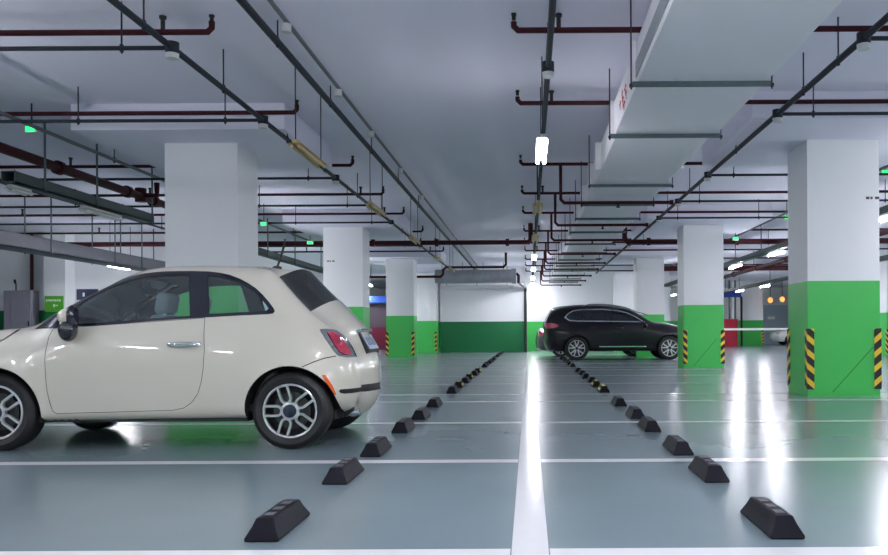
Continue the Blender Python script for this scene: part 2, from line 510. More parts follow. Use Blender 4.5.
class Car:
    def __init__(self, up, wz, ww, yc, rfun, arches, xm, half, crown, taper=0.05, rlow=0.07, step=0.03):
        self.up = catmull(up, step)
        lo = dens([self.up[-1], self.up[0]], 0.06, False)[1:-1]
        self.lo = np.array(lo)
        self.outline = np.vstack([self.up, self.lo])
        zt = np.linspace(0, 2.2, 441); wt = np.interp(zt, wz, ww)
        k = np.ones(17) / 17
        wp = np.concatenate([np.full(8, wt[0]), wt, np.full(8, wt[-1])])
        self.zt = zt; self.wt = np.convolve(wp, k, 'valid')
        self.yc = yc; self.rfun = rfun; self.arches = arches; self.xm = xm; self.half = half
        self.crown = crown; self.taper = taper; self.rlow = rlow; self.step = step
        P = self.outline
        self.area = 0.5 * np.sum(P[:, 0] * np.roll(P[:, 1], -1) - np.roll(P[:, 0], -1) * P[:, 1])
    def base(self, x, z):
        b = np.interp(z, self.zt, self.wt) * (1 - self.taper * np.clip(np.abs(x - self.xm) / self.half, 0, 1.2) ** 4)
        for ax, az, R in self.arches:
            d = np.hypot(x - ax, z - az) - R
            b = b + 0.014 * np.exp(-(d / 0.05) ** 2)
        return b
    def near(self, poly, x, z):
        a = poly[:-1]; b = poly[1:]
        P = np.stack([x, z], 1)
        best = np.full(len(x), 1e9); q = np.zeros((len(x), 2)); sn = np.zeros((len(x), 2))
        for i in range(len(a)):
            d = b[i] - a[i]; L = d @ d
            if L < 1e-12: continue
            t = np.clip(((P - a[i]) @ d) / L, 0, 1)
            Q = a[i] + t[:, None] * d
            dd = np.linalg.norm(P - Q, axis=1)
            m = dd < best
            best[m] = dd[m]; q[m] = Q[m]; sn[m] = np.array([d[1], -d[0]]) / math.sqrt(L) * (1 if self.area > 0 else -1)
        self.segn = sn
        return best, q
    def field(self, x, z, normals=False):
        x = np.atleast_1d(np.asarray(x, float)); z = np.atleast_1d(np.asarray(z, float))
        b = self.base(x, z)
        d1, q1 = self.near(self.up, x, z); n1 = self.segn
        lo = np.vstack([self.up[-1], self.lo, self.up[0]])
        d2, q2 = self.near(lo, x, z); n2 = self.segn
        r1 = self.rfun(x, z); r2 = np.full_like(r1, self.rlow)
        def drop(d, r):
            e = np.clip(r - d, 0, r)
            return r - np.sqrt(np.maximum(r * r - e * e, 0)), e / np.sqrt(np.maximum(r * r - e * e, 1e-8))
        p1, s1 = drop(d1, r1); p2, s2 = drop(d2, r2)
        use1 = p1 >= p2
        y = b - np.where(use1, p1, p2)
        if not normals: return y
        e = 0.004
        bx = (self.base(x + e, z) - self.base(x - e, z)) / (2 * e)
        bz = (self.base(x, z + e) - self.base(x, z - e)) / (2 * e)
        q = np.where(use1[:, None], q1, q2); d = np.where(use1, d1, d2); s = np.where(use1, s1, s2)
        o = (q - np.stack([x, z], 1)) / np.maximum(d, 1e-6)[:, None]
        o = np.where((d < 2e-3)[:, None], np.where(use1[:, None], n1, n2), o)
        s = np.minimum(s, 60)
        n = np.stack([o[:, 0] * s - bx, np.ones_like(x), o[:, 1] * s - bz], 1)
        n /= np.linalg.norm(n, axis=1)[:, None]
        return y, n
    def unproj(self, px, py):
        """point of the near flank that shows at this photo pixel"""
        dx = px - 529; dy = py - 332
        a = math.radians(0.3)
        ux = dx * math.cos(a) - dy * math.sin(a); uy = dx * math.sin(a) + dy * math.cos(a)
        Y = self.yc - 0.8
        for _ in range(14):
            X = ux * Y / 802; Z = EYE - uy * Y / 802
            y = float(self.field(X, Z)[0])
            Y = 0.5 * Y + 0.5 * (self.yc - max(y, 0.2))
        return (X, Z)
    def poly(self, pts):
        return [self.unproj(*p) for p in pts]
    def triangulate(self, regions, grid=0.06):
        V = []; E = []
        def addpoly(pts, closed=True):
            o = len(V); V.extend([tuple(p) for p in pts]); n = len(pts)
            for i in range(n if closed else n - 1): E.append((o + i, o + (i + 1) % n))
        addpoly(self.outline)
        # rows of points that follow the rounding of the outer edge
        T = np.gradient(self.up, axis=0); T /= np.linalg.norm(T, axis=1)[:, None] + 1e-9
        N = np.stack([-T[:, 1], T[:, 0]], 1) * (1 if self.area > 0 else -1)
        r = self.rfun(self.up[:, 0], self.up[:, 1])
        for k in range(1, 7):
            dk = r * (1 - math.cos(k * math.pi / 14))
            Q = self.up + N * dk[:, None]
            d, _ = self.near(self.up, Q[:, 0], Q[:, 1])
            ok = (d > dk - 0.002) & inside(self.outline, Q)
            V.extend([tuple(q) for q, m in zip(Q, ok) if m])
        for dk in (0.006, 0.02, 0.045):
            Q = self.lo + np.array([0, dk])
            V.extend([tuple(q) for q in Q])
        x0, z0 = self.outline.min(0); x1, z1 = self.outline.max(0)
        gx, gz = np.meshgrid(np.arange(x0, x1, grid) + 0.011, np.arange(z0, z1, grid) + 0.013)
        G = np.stack([gx.ravel(), gz.ravel()], 1)
        G = G[inside(self.outline, G)]
        d, _ = self.near(self.up, G[:, 0], G[:, 1])
        G = G[d > 0.85 * self.rfun(G[:, 0], G[:, 1])]
        V.extend([tuple(g) for g in G])
        for _, pl, _ in regions: addpoly(pl)
        res = delaunay_2d_cdt([Vector(v) for v in V], E, [], 0, 1e-5)
        pv = np.array([tuple(v) for v in res[0]]); tr = np.array([tuple(t) for t in res[2]])
        cen = pv[tr].mean(1)
        lab = np.full(len(tr), '', dtype=object)
        ok = inside(self.outline, cen)
        lab[ok] = 'body'
        for nm, pl, _ in regions:          # later regions override earlier ones
            m = inside(pl, cen) & ok
            lab[m] = nm
        self.pv = pv; self.tr = tr; self.lab = lab
        self.py, self.pn = self.field(pv[:, 0], pv[:, 1], True)
    def patch(self, labels, push=0.0, sides=(1, -1), sel=None):
        """vertices, faces and normals of the flank patches that carry these labels"""
        m = np.isin(self.lab.astype(str), labels)
        if sel is not None:
            m &= sel(self.pv[self.tr].mean(1))
        tri = self.tr[m]
        used, inv = np.unique(tri, return_inverse=True)
        tri = inv.reshape(-1, 3)
        P = self.pv[used]; y = self.py[used]; n = self.pn[used]
        vs = []; fs = []; ns = []
        for s in sides:                    # s=1: the flank facing the camera (-Y)
            o = len(vs)
            for k in range(len(used)):
                q = np.array([P[k, 0] + n[k, 0] * push, y[k] + n[k, 1] * push, P[k, 1] + n[k, 2] * push])
                vs.append((q[0], self.yc - s * q[1], q[2]))
                ns.append((n[k, 0], -s * n[k, 1], n[k, 2]))
            for a, b, c_ in tri:
                # decide winding from the normal
                A, B, C_ = (np.array(vs[o + i]) for i in (a, b, c_))
                nn = np.cross(B - A, C_ - A)
                if nn @ np.array(ns[o + a]) < 0: b, c_ = c_, b
                fs.append((o + a, o + b, o + c_))
        return vs, fs, ns
    def strip(self, sel, push=0.0, nv=32, vlim=(-1, 1), poly=None):
        """the band over the top from flank to flank; sel(i) picks rows, sel may look at v too"""
        poly = self.up if poly is None else poly
        T = np.gradient(poly, axis=0); T /= np.linalg.norm(T, axis=1)[:, None] + 1e-9
        N = np.stack([T[:, 1], -T[:, 0]], 1) * (1 if self.area > 0 else -1)
        yw = self.field(poly[:, 0], poly[:, 1])
        cr = self.crown(poly[:, 0], poly[:, 1])
        vv = np.linspace(-1, 1, nv + 1)
        vs = []; ns = []; fs = []; idx = {}
        def vert(i, j):
            if (i, j) not in idx:
                v = vv[j]; b = cr[i] * (1 - v * v) + push
                idx[(i, j)] = len(vs)
                vs.append((poly[i, 0] + N[i, 0] * b, self.yc - v * yw[i], poly[i, 1] + N[i, 1] * b))
                n = np.array([N[i, 0], -2 * cr[i] * v * (1 - v ** 6) / max(yw[i], 0.1), N[i, 1]])
                ns.append(tuple(n / np.linalg.norm(n)))
            return idx[(i, j)]
        for i in range(len(poly) - 1):
            for j in range(nv):
                if sel(i, (vv[j] + vv[j + 1]) / 2):
                    q = [vert(i, j), vert(i + 1, j), vert(i + 1, j + 1), vert(i, j + 1)]
                    A, B, C_ = (np.array(vs[q[k]]) for k in (0, 1, 2))
                    if np.cross(B - A, C_ - A) @ np.array(ns[q[0]]) < 0: q.reverse()
                    fs.append(tuple(q))
        return vs, fs, ns

def skin(name, parts, m, parent):
    vs = []; fs = []; ns = []
    for v, f_, n in parts:
        o = len(vs); vs += v; ns += n; fs += [tuple(i + o for i in q) for q in f_]
    if not fs: return None
    org = Vector(ORG[parent.name])
    me = bpy.data.meshes.new(name)
    me.from_pydata([tuple(Vector(p) - org) for p in vs], [], fs)
    me.materials.append(m)
    for p in me.polygons: p.use_smooth = True
    me.normals_split_custom_set_from_vertices([tuple(n) for n in ns])
    o = bpy.data.objects.new(name, me); COL.objects.link(o)
    o.parent = parent; ORG[o.name] = org
    return o

def circle(x, z, r, n=56):
    return [(x + r * math.cos(2 * math.pi * k / n), z + r * math.sin(2 * math.pi * k / n)) for k in range(n)]

def wheel(parent, x, yface, z, R, Rr, W, s, style):
    """s=-1: the outer face looks to -Y"""
    c = (x, yface, z)
    k = -s     # inwards
    t = MB()
    t.lathe_y(c, [(Rr, k * 0.004), (Rr + 0.008, -k * 0.004), (Rr + 0.02, -k * 0.006), ((R + Rr) / 2, -k * 0.012), (R - 0.03, -k * 0.002), (R - 0.012, k * 0.012), (R, k * 0.035),
                  (R, k * (W - 0.035)), (R - 0.03, k * W), (Rr, k * W), (Rr - 0.01, k * (W - 0.02)), (Rr - 0.012, k * 0.03), (Rr, k * 0.004)], 64)
    tyre = t.build('tyre', M['tyre'], parent)
    r = MB()
    r.lathe_y(c, [(Rr - 0.001, k * 0.02), (Rr, -k * 0.002), (Rr - 0.006, -k * 0.006), (Rr - 0.016, -k * 0.003), (Rr - 0.02, k * 0.02)], 64)
    y0, y1 = c[1] - k * 0.0, c[1] + k * 0.025
    if style == 'loops':
        h, wd = 0.039, 0.019
        for q in range(5):
            a = math.radians(180 + 72 * q)
            path = []
            rin = 0.108
            path.append((Rr - 0.010, h))
            for j in range(9):
                b = math.pi / 2 + math.pi * j / 8
                path.append((rin + h * math.cos(b), h * math.sin(b)))
            path.append((Rr - 0.010, -h))
            ca, sa = math.cos(a), math.sin(a)
            r.stroke_y([(x + u * ca - w * sa, z + u * sa + w * ca) for u, w in path], wd, y0, y1)
        r.lathe_y(c, [(0.074, k * 0.03), (0.074, k * 0.0), (0.066, -k * 0.004), (0.045, -k * 0.004), (0.0, -k * 0.002)], 40)
    else:
        for q in range(5):
            for d in (-0.27, 0.27):
                a0 = math.radians(90 + 72 * q); a1 = a0 + d
                r.stroke_y([(x + 0.05 * math.cos(a0), z + 0.05 * math.sin(a0)), (x + (Rr - 0.01) * math.cos(a1), z + (Rr - 0.01) * math.sin(a1))], 0.036, y0, y1)
        r.lathe_y(c, [(0.07, k * 0.03), (0.07, -k * 0.002), (0.0, -k * 0.004)], 32)
    r.build('rim', M['alloy'], tyre)
    h_ = MB().lathe_y(c, [(0.054, k * 0.01), (0.054, -k * 0.008), (0.047, -k * 0.011), (0.0, -k * 0.012)], 32)
    h_.build('hub_cap', M['capblue'], tyre)
    d = MB().lathe_y(c, [(Rr * 0.68, k * 0.07), (Rr * 0.68, k * 0.06), (0.05, k * 0.055), (0.0, k * 0.055)], 40)
    d.build('brake_disc', M['disc'], tyre)
    b = MB().lathe_y(c, [(Rr - 0.012, k * 0.11), (0.0, k * 0.11)], 40)
    b.lathe_y(c, [(Rr - 0.0125, k * 0.025), (Rr - 0.0125, k * 0.11)], 40)
    b.build('wheel_barrel', M['alloydark'], tyre)
    return tyre

def arches_and_under(C, t, zlow, yin=0.5, liner=True):
    for s in (1, -1):
        for ax, az, R in C.arches:
            m = MB()
            n = 40; vs = []
            a0 = -0.35; a1 = math.pi + 0.35
            for k in range(n + 1):
                a = a0 + (a1 - a0) * k / n
                px_, pz_ = ax + (R + 0.004) * math.cos(a), max(az + (R + 0.004) * math.sin(a), zlow)
                yo = float(C.field(ax + R * math.cos(a), max(az + R * math.sin(a), zlow + 0.03))[0]) - 0.006
                vs.append((px_, C.yc - s * yo, pz_)); vs.append((px_, C.yc - s * yin, pz_))
            m.add(vs, [(2 * k, 2 * k + 1, 2 * k + 3, 2 * k + 2) for k in range(n)])
            m.add([vs[2 * k + 1] for k in range(n + 1)], [tuple(range(n + 1))])
            m.build('wheel_arch_liner', M['black'], t)

# ---- the cream hatchback
def fiat():
    yc = 7.30
    up = [(-1.60, 0.26), (-1.51, 0.30), (-1.46, 0.38), (-1.44, 0.50), (-1.445, 0.62), (-1.475, 0.73), (-1.515, 0.82), (-1.575, 0.915),
          (-1.70, 1.02), (-1.83, 1.125), (-1.93, 1.22), (-2.035, 1.33), (-2.125, 1.425), (-2.17, 1.465), (-2.23, 1.492), (-2.32, 1.507), (-2.5, 1.515),
          (-2.92, 1.522), (-3.10, 1.515), (-3.25, 1.49), (-3.37, 1.448), (-3.55, 1.35), (-3.72, 1.255), (-3.92, 1.135), (-4.10, 1.03),
          (-4.19, 1.008), (-4.42, 0.985), (-4.68, 0.925), (-4.85, 0.83), (-4.94, 0.69), (-4.97, 0.52), (-4.95, 0.36), (-4.86, 0.225)]
    wz = [0.2, 0.30, 0.42, 0.58, 0.72, 0.84, 0.92, 0.97, 1.02, 1.12, 1.25, 1.4, 1.55]
    ww = [0.775, 0.795, 0.815, 0.83, 0.832, 0.822, 0.805, 0.79, 0.765, 0.735, 0.685, 0.63, 0.57]
    def rfun(x, z):
        lowr = 0.37 - 0.10 * sstep(-3.8, -4.3, x) * sstep(0.8, 0.95, z)
        return lowr + (0.15 - lowr) * sstep(0.82, 1.12, z)
    def crown(x, z):
        return 0.03 + (0.045 + 0.08 * sstep(0.75, 1.15, z)) * (1 - sstep(1.40, 1.50, z)) * sstep(-2.6, -2.3, x) + 0.06 * (1 - sstep(0.5, 0.9, z)) * sstep(-4.6, -4.9, x)
    RW = (-1.94, 0.314); FW = (-4.322, 0.314)
    C = Car(up, wz, ww, yc, rfun, [(*RW, 0.366), (*FW, 0.366)], -3.1, 1.85, crown, step=0.028)
    t = thing('hatchback_car', 'small cream three-door hatchback parked at left, tail towards the centre line', 'car', (-3.1, yc, 0))
    frame = C.poly([(35, 329), (45, 321.5), (56.7, 314), (68, 306), (81, 298.4), (93, 291.5), (105.3, 285.6), (117, 280.8), (129.7, 276.6), (145, 273.4), (163, 271.6), (180, 271.2),
                    (193.7, 271.2), (208, 271.6), (219.7, 272.8), (230, 275), (240, 278.8), (248, 283), (256, 288.3), (263, 295), (269, 302), (273.5, 308), (274.8, 311.2), (273, 313.6), (268, 314.3),
                    (238.6, 315.6), (206, 317.4), (180, 319), (154.8, 320.8), (130, 322.8), (106, 324.7), (90, 325.8), (73, 326.4), (53.5, 328.2)])
    gdoor = C.poly([(74, 323.6), (76, 309), (83, 301.5), (94, 295.2), (106, 289.4), (117, 284.6), (130, 280.4), (145, 277.2), (163, 275.3), (180, 274.8), (189.5, 275), (190, 316),
                    (170, 317.2), (140, 319.3), (106, 322), (88, 323.2)])
    gq = C.poly([(208, 275.5), (218, 276.4), (229, 279), (239, 282.8), (247, 287), (255, 292.5), (261, 298.6), (266, 304.5), (268.5, 308.6), (266.5, 310.7), (255, 311.6), (238, 312.4), (208, 314)])
    door = C.poly([(53.5, 328.4), (48.5, 337), (45.5, 350), (44.8, 368), (46.5, 390), (49.5, 403), (52.5, 411.5), (57, 414), (80, 413.3), (120, 412.2), (150, 411.3), (173, 410.6), (184, 408.3),
                   (192, 402.5), (198, 394), (201.5, 382), (203.5, 368), (204.7, 350), (204.9, 317.6)])
    dframe = [p for p in frame]
    # door reaches up over its window; its outline above the belt follows the black frame
    din = inset(dens(door, 0.05), 0.005)
    tail = C.poly([(319.5, 329.5), (325, 329), (333, 329.6), (339, 332), (344, 336), (349, 343), (353.5, 351), (356, 357.5), (347, 357.3), (338, 355.5), (333, 350), (326, 340)])
    lens = C.poly([(327, 332.5), (334, 332.5), (339, 336), (344.5, 343), (349, 350), (351, 355), (344, 354.6), (339.5, 352.5), (334, 345)])
    mark = C.poly([(322, 375), (326, 375.2), (332.5, 386), (336, 394.5), (332, 395), (328, 387)])
    seam1 = C.poly([(302, 366.5), (312, 362), (324, 357.8), (336, 355.6), (336.2, 356.4), (324.3, 358.8), (312.4, 363), (302.4, 367.3)])
    slot = [(-1.565, 0.466), (-1.555, 0.45), (-1.53, 0.440), (-1.2, 0.440), (-1.2, 0.478), (-1.53, 0.480), (-1.555, 0.480)]
    hood = C.poly([(-30, 352), (-10, 345.5), (5, 338), (14, 332), (21, 327.5), (21.8, 328.3), (14.8, 333), (5.8, 339), (-9.5, 346.5), (-30, 353)])
    regions = [('dgap', dens(door, 0.03), 0), ('door', dens(din, 0.03), 0), ('bgap', seam1, 0), ('hgap', hood, 0),
               ('slot', dens(slot, 0.03), 0), ('chrome', dens(tail, 0.03), 0), ('lens', dens(lens, 0.03), 0), ('marker', dens(mark, 0.03), 0),
               ('frame', dens(frame, 0.03), 0), ('gdoor', dens(gdoor, 0.03), 0), ('gq', dens(gq, 0.03), 0),
               ('arch', circle(*RW, 0.366), 0), ('arch', circle(*FW, 0.366), 0)]
    C.triangulate(regions)
    U = C.up
    def hatch(i): return U[i, 1] > 1.12 and U[i, 1] < 1.425 and U[i, 0] > -2.2
    def wind(i): return U[i, 1] > 1.03 and U[i, 1] < 1.44 and U[i, 0] < -3.3
    def slotrow(i): return 0.435 < U[i, 1] < 0.482 and U[i, 0] > -2
    def gate(i): return 0.745 < U[i, 1] < 1.47 and U[i, 0] > -2.16
    def gl(v): return abs(v) < 0.97
    allrows = lambda i, v: not (hatch(i) and gl(v)) and not (wind(i) and gl(v)) and not slotrow(i) and not (gate(i) and abs(v) < 0.99)
    body = skin('body_shell', [C.patch(['body']), C.strip(allrows)], M['cream'], t)
    skin('tailgate', [C.strip(lambda i, v: gate(i) and not (hatch(i) and gl(v)))], M['cream'], t)
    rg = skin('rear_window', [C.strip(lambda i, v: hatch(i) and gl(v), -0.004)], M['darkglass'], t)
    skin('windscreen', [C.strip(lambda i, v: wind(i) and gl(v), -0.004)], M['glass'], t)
    skin('bumper_slot', [C.patch(['slot'], -0.012), C.strip(lambda i, v: slotrow(i), -0.012)], M['black'], t)
    for s in (1, -1):
        for lb, nm_ in (('dgap', 'door_seam'), ('bgap', 'bumper_seam'), ('hgap', 'bonnet_seam')):
            skin(nm_, [C.patch([lb], -0.012, (s,))], M['black'], t)
    for s in (1, -1):
        d = skin('door', [C.patch(['door'], 0, (s,))], M['cream'], t)
        fr = skin('window_frame', [C.patch(['frame'], 0.002, (s,))], M['gloss'], t)
        fr['label'] = 'glossy black window surround'
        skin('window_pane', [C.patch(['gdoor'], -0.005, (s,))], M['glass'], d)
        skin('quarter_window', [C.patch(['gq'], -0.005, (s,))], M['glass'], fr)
        tl = skin('tail_light', [C.patch(['lens'], 0.010, (s,))], M['taillight'], t)
        skin('chrome_surround', [C.patch(['chrome'], 0.005, (s,)), C.patch(['lens'], 0.002, (s,))], M['chrome'], tl)
        skin('side_marker', [C.patch(['marker'], 0.007, (s,))], M['orange'], t)
        # handle
        a = C.unproj(169, 344.6); b = C.unproj(200, 343.6)
        ya = float(C.field(a[0], a[1])[0])
        h = MB()
        z_ = a[1]
        h.tube([(a[0], yc - s * (ya - 0.002), z_), (a[0] + 0.03, yc - s * (ya + 0.026), z_), (a[0] + 0.10, yc - s * (ya + 0.034), z_ + 0.002), (a[0] + 0.17, yc - s * (ya + 0.03), z_ + 0.002),
                (b[0] - 0.03, yc - s * (ya + 0.024), z_ + 0.001), (b[0], yc - s * (ya - 0.002), z_)], 0.021, 12)
        h.build('door_handle', M['chrome'], d)
        # mirror
        mx, mz = -3.69, 1.025
        my = 0.765
        k = MB()
        k.sphere((mx, yc - s * (my + 0.115), mz - 0.045), 0.07, 0.085, 0.095)
        k.sphere((mx + 0.035, yc - s * (my + 0.11), mz + 0.065), 0.04, 0.075, 0.09)
        k.tube([(mx - 0.02, yc - s * (my - 0.02), mz - 0.04), (mx - 0.01, yc - s * (my + 0.10), mz - 0.04)], 0.022)
        mir = k.build('wing_mirror', M['gloss'], t)
        k = MB().sphere((mx - 0.012, yc - s * (my + 0.11), mz + 0.06), 0.058, 0.088, 0.068)
        k.build('mirror_cap', M['cream'], mir)
        # headlight
        k = MB().sphere((-4.80, yc - s * 0.60, 0.73), 0.075, 0.115, 0.105)
        k.build('headlight', M['lens'], t)
    # cabin lining
    cab = lambda c_: (c_[:, 0] > -4.0) & (c_[:, 0] < -1.75) & (c_[:, 1] > 0.42)
    lining = [C.patch(['body', 'door', 'frame', 'dgap'], -0.035, (1, -1), cab),
              C.strip(lambda i, v: U[i, 1] > 1.40 and not (hatch(i) and gl(v)) and not (wind(i) and gl(v)), -0.035),
              C.strip(lambda i, v: 0.5 < U[i, 1] < 1.12 and U[i, 0] > -2, -0.04)]
    skin('cabin_lining', lining, M['trimgrey'], t)
    u = MB()
    u.box(-4.75, -1.62, yc - 0.62, yc + 0.62, 0.225, 0.30)
    u.box(-4.05, -2.3, yc - 0.74, yc + 0.74, 0.225, 0.28)
    u.build('underbody', M['black'], t, smooth=False)
    v = MB()
    v.prism_y([(-1.72, 0.20), (-1.57, 0.225), (-1.50, 0.28), (-1.52, 0.36), (-1.76, 0.36)], yc - 0.46, yc + 0.46)
    v.build('rear_valance', M['black'], t, bevel=0.02)
    MB().cyl((-1.66, yc - 0.40, 0.262), (-1.46, yc - 0.40, 0.266), 0.030, 16).build('exhaust_tip', M['chrome'], t)
    arches_and_under(C, t, 0.23)
    # cabin furniture
    s_ = MB(); s_.box(-4.1, -1.75, yc - 0.68, yc + 0.68, 0.30, 0.36); s_.box(-4.08, -3.86, yc - 0.66, yc + 0.66, 0.36, 0.95)
    s_.build('cabin_floor', M['trimgrey'], t, smooth=False)
    d_ = MB().prism_y([(-4.05, 0.70), (-3.72, 0.62), (-3.68, 0.86), (-3.80, 0.965), (-4.02, 0.985)], yc - 0.66, yc + 0.66)
    d_.build('dashboard', M['trimgrey'], t, bevel=0.03)
    for sy in (-0.36, 0.36):
        q = MB()
        q.box(-3.72, -3.25, yc + sy - 0.24, yc + sy + 0.24, 0.42, 0.60)
        q.prism_y([(-3.40, 0.52), (-3.24, 0.50), (-3.06, 1.08), (-3.18, 1.12)], yc + sy - 0.23, yc + sy + 0.23)
        st = q.build('front_seat', M['seat'], t, bevel=0.05)
        MB().prism_y([(-3.20, 1.13), (-3.09, 1.12), (-3.06, 1.27), (-3.10, 1.30), (-3.17, 1.29)], yc + sy - 0.12, yc + sy + 0.12).build('headrest', M['seat'], st, bevel=0.03)
    q = MB()
    q.box(-2.62, -2.2, yc - 0.58, yc + 0.58, 0.42, 0.60)
    q.prism_y([(-2.30, 0.52), (-2.16, 0.52), (-2.02, 1.0), (-2.12, 1.02)], yc - 0.58, yc + 0.58)
    st = q.build('rear_seat', M['seat'], t, bevel=0.05)
    for sy in (-0.3, 0.3):
        MB().prism_y([(-2.14, 1.02), (-2.03, 1.02), (-2.00, 1.13), (-2.04, 1.16), (-2.11, 1.15)], yc + sy - 0.12, yc + sy + 0.12).build('headrest', M['seat'], st, bevel=0.03)
    # steering wheel (the far seat side faces the dashboard)
    w = MB(); ring = []
    for k in range(29):
        a = 2 * math.pi * k / 28
        ring.append((-3.50 + 0.075 * math.sin(a), yc - 0.36 + 0.185 * math.cos(a), 0.99 + 0.165 * math.sin(a)))
    w.tube(ring, 0.017, 8); w.tube([(-3.50, yc - 0.54, 0.99), (-3.50, yc - 0.18, 0.99)], 0.018, 8)
    w.tube([(-3.50, yc - 0.36, 0.99), (-3.75, yc - 0.36, 0.84)], 0.03, 8)
    w.build('steering_wheel', M['black'], t)
    k = MB().box(-3.47, -3.43, yc - 0.12, yc + 0.12, 1.30, 1.36)
    k.tube([(-3.45, yc, 1.35), (-3.46, yc, 1.42)], 0.012)
    k.build('inner_mirror', M['black'], t, bevel=0.012)
    # rear details
    i0 = int(np.argmin(np.abs(U[:80, 1] - 0.845)))
    tx, tz = U[i0 + 2] - U[i0 - 2]; L = math.hypot(tx, tz); tx /= L; tz /= L
    nx, nz = abs(tz), abs(tx)
    cr0 = float(C.crown(U[i0:i0 + 1, 0], U[i0:i0 + 1, 1])[0]) - 0.004
    cx, cz = U[i0, 0] + nx * cr0, U[i0, 1] + nz * cr0 - 0.02
    def plate_box(hw, h0, h1, d0, d1):
        vs = []
        for dd in (d0, d1):
            for a in (h0, h1):
                for yy in (-hw, hw):
                    vs.append((cx + tx * a + nx * dd, yc + yy, cz + tz * a + nz * dd))
        return MB().add(vs, [(0, 1, 3, 2), (4, 6, 7, 5), (0, 4, 5, 1), (2, 3, 7, 6), (0, 2, 6, 4), (1, 5, 7, 3)])
    plate_box(0.25, -0.105, 0.105, -0.05, 0.008).build('plate_recess', M['black'], t)
    pl = plate_box(0.20, -0.080, 0.065, 0.0, 0.014).build('number_plate', M['plate'], t)
    for k in range(6):
        ink = MB()
        m_ = plate_box(0.011, -0.045, 0.035, 0.0, 0.016)
        for j in range(len(m_.v)):
            p = m_.v[j]; m_.v[j] = (p[0], p[1] - 0.145 + k * 0.058, p[2])
        ink.add(m_.v, m_.f)
        ink.build('plate_character', M['plateink'], pl)
    plate_box(0.26, 0.085, 0.118, -0.02, 0.036).build('chrome_bar', M['chrome'], t, bevel=0.008)
    # wiper and aerial
    i1 = int(np.argmin(np.abs(U[:80, 1] - 1.15)))
    wp = MB().tube([(U[i1, 0] + 0.055, yc - 0.02, U[i1, 1] + 0.03), (U[i1, 0] + 0.06, yc + 0.08, U[i1, 1] + 0.04), (U[i1, 0] + 0.03, yc + 0.42, U[i1, 1] + 0.05)], 0.012, 8)
    wp.sphere((U[i1, 0] + 0.045, yc - 0.02, U[i1, 1] + 0.02), 0.035, 0.045, 0.03)
    wp.build('rear_wiper', M['black'], t)
    a = MB().sphere((-2.29, yc, 1.538), 0.045, 0.03, 0.022)
    a.tube([(-2.29, yc, 1.54), (-2.245, yc, 1.67), (-2.215, yc, 1.78)], 0.0105, 8)
    a.build('aerial', M['black'], t)
    for (x, z) in (RW, FW):
        wheel(t, x, yc - 0.805, z, 0.316, 0.222, 0.20, -1, 'loops')
        wheel(t, x, yc + 0.805, z, 0.316, 0.222, 0.20, 1, 'loops')
    return t
fiat()

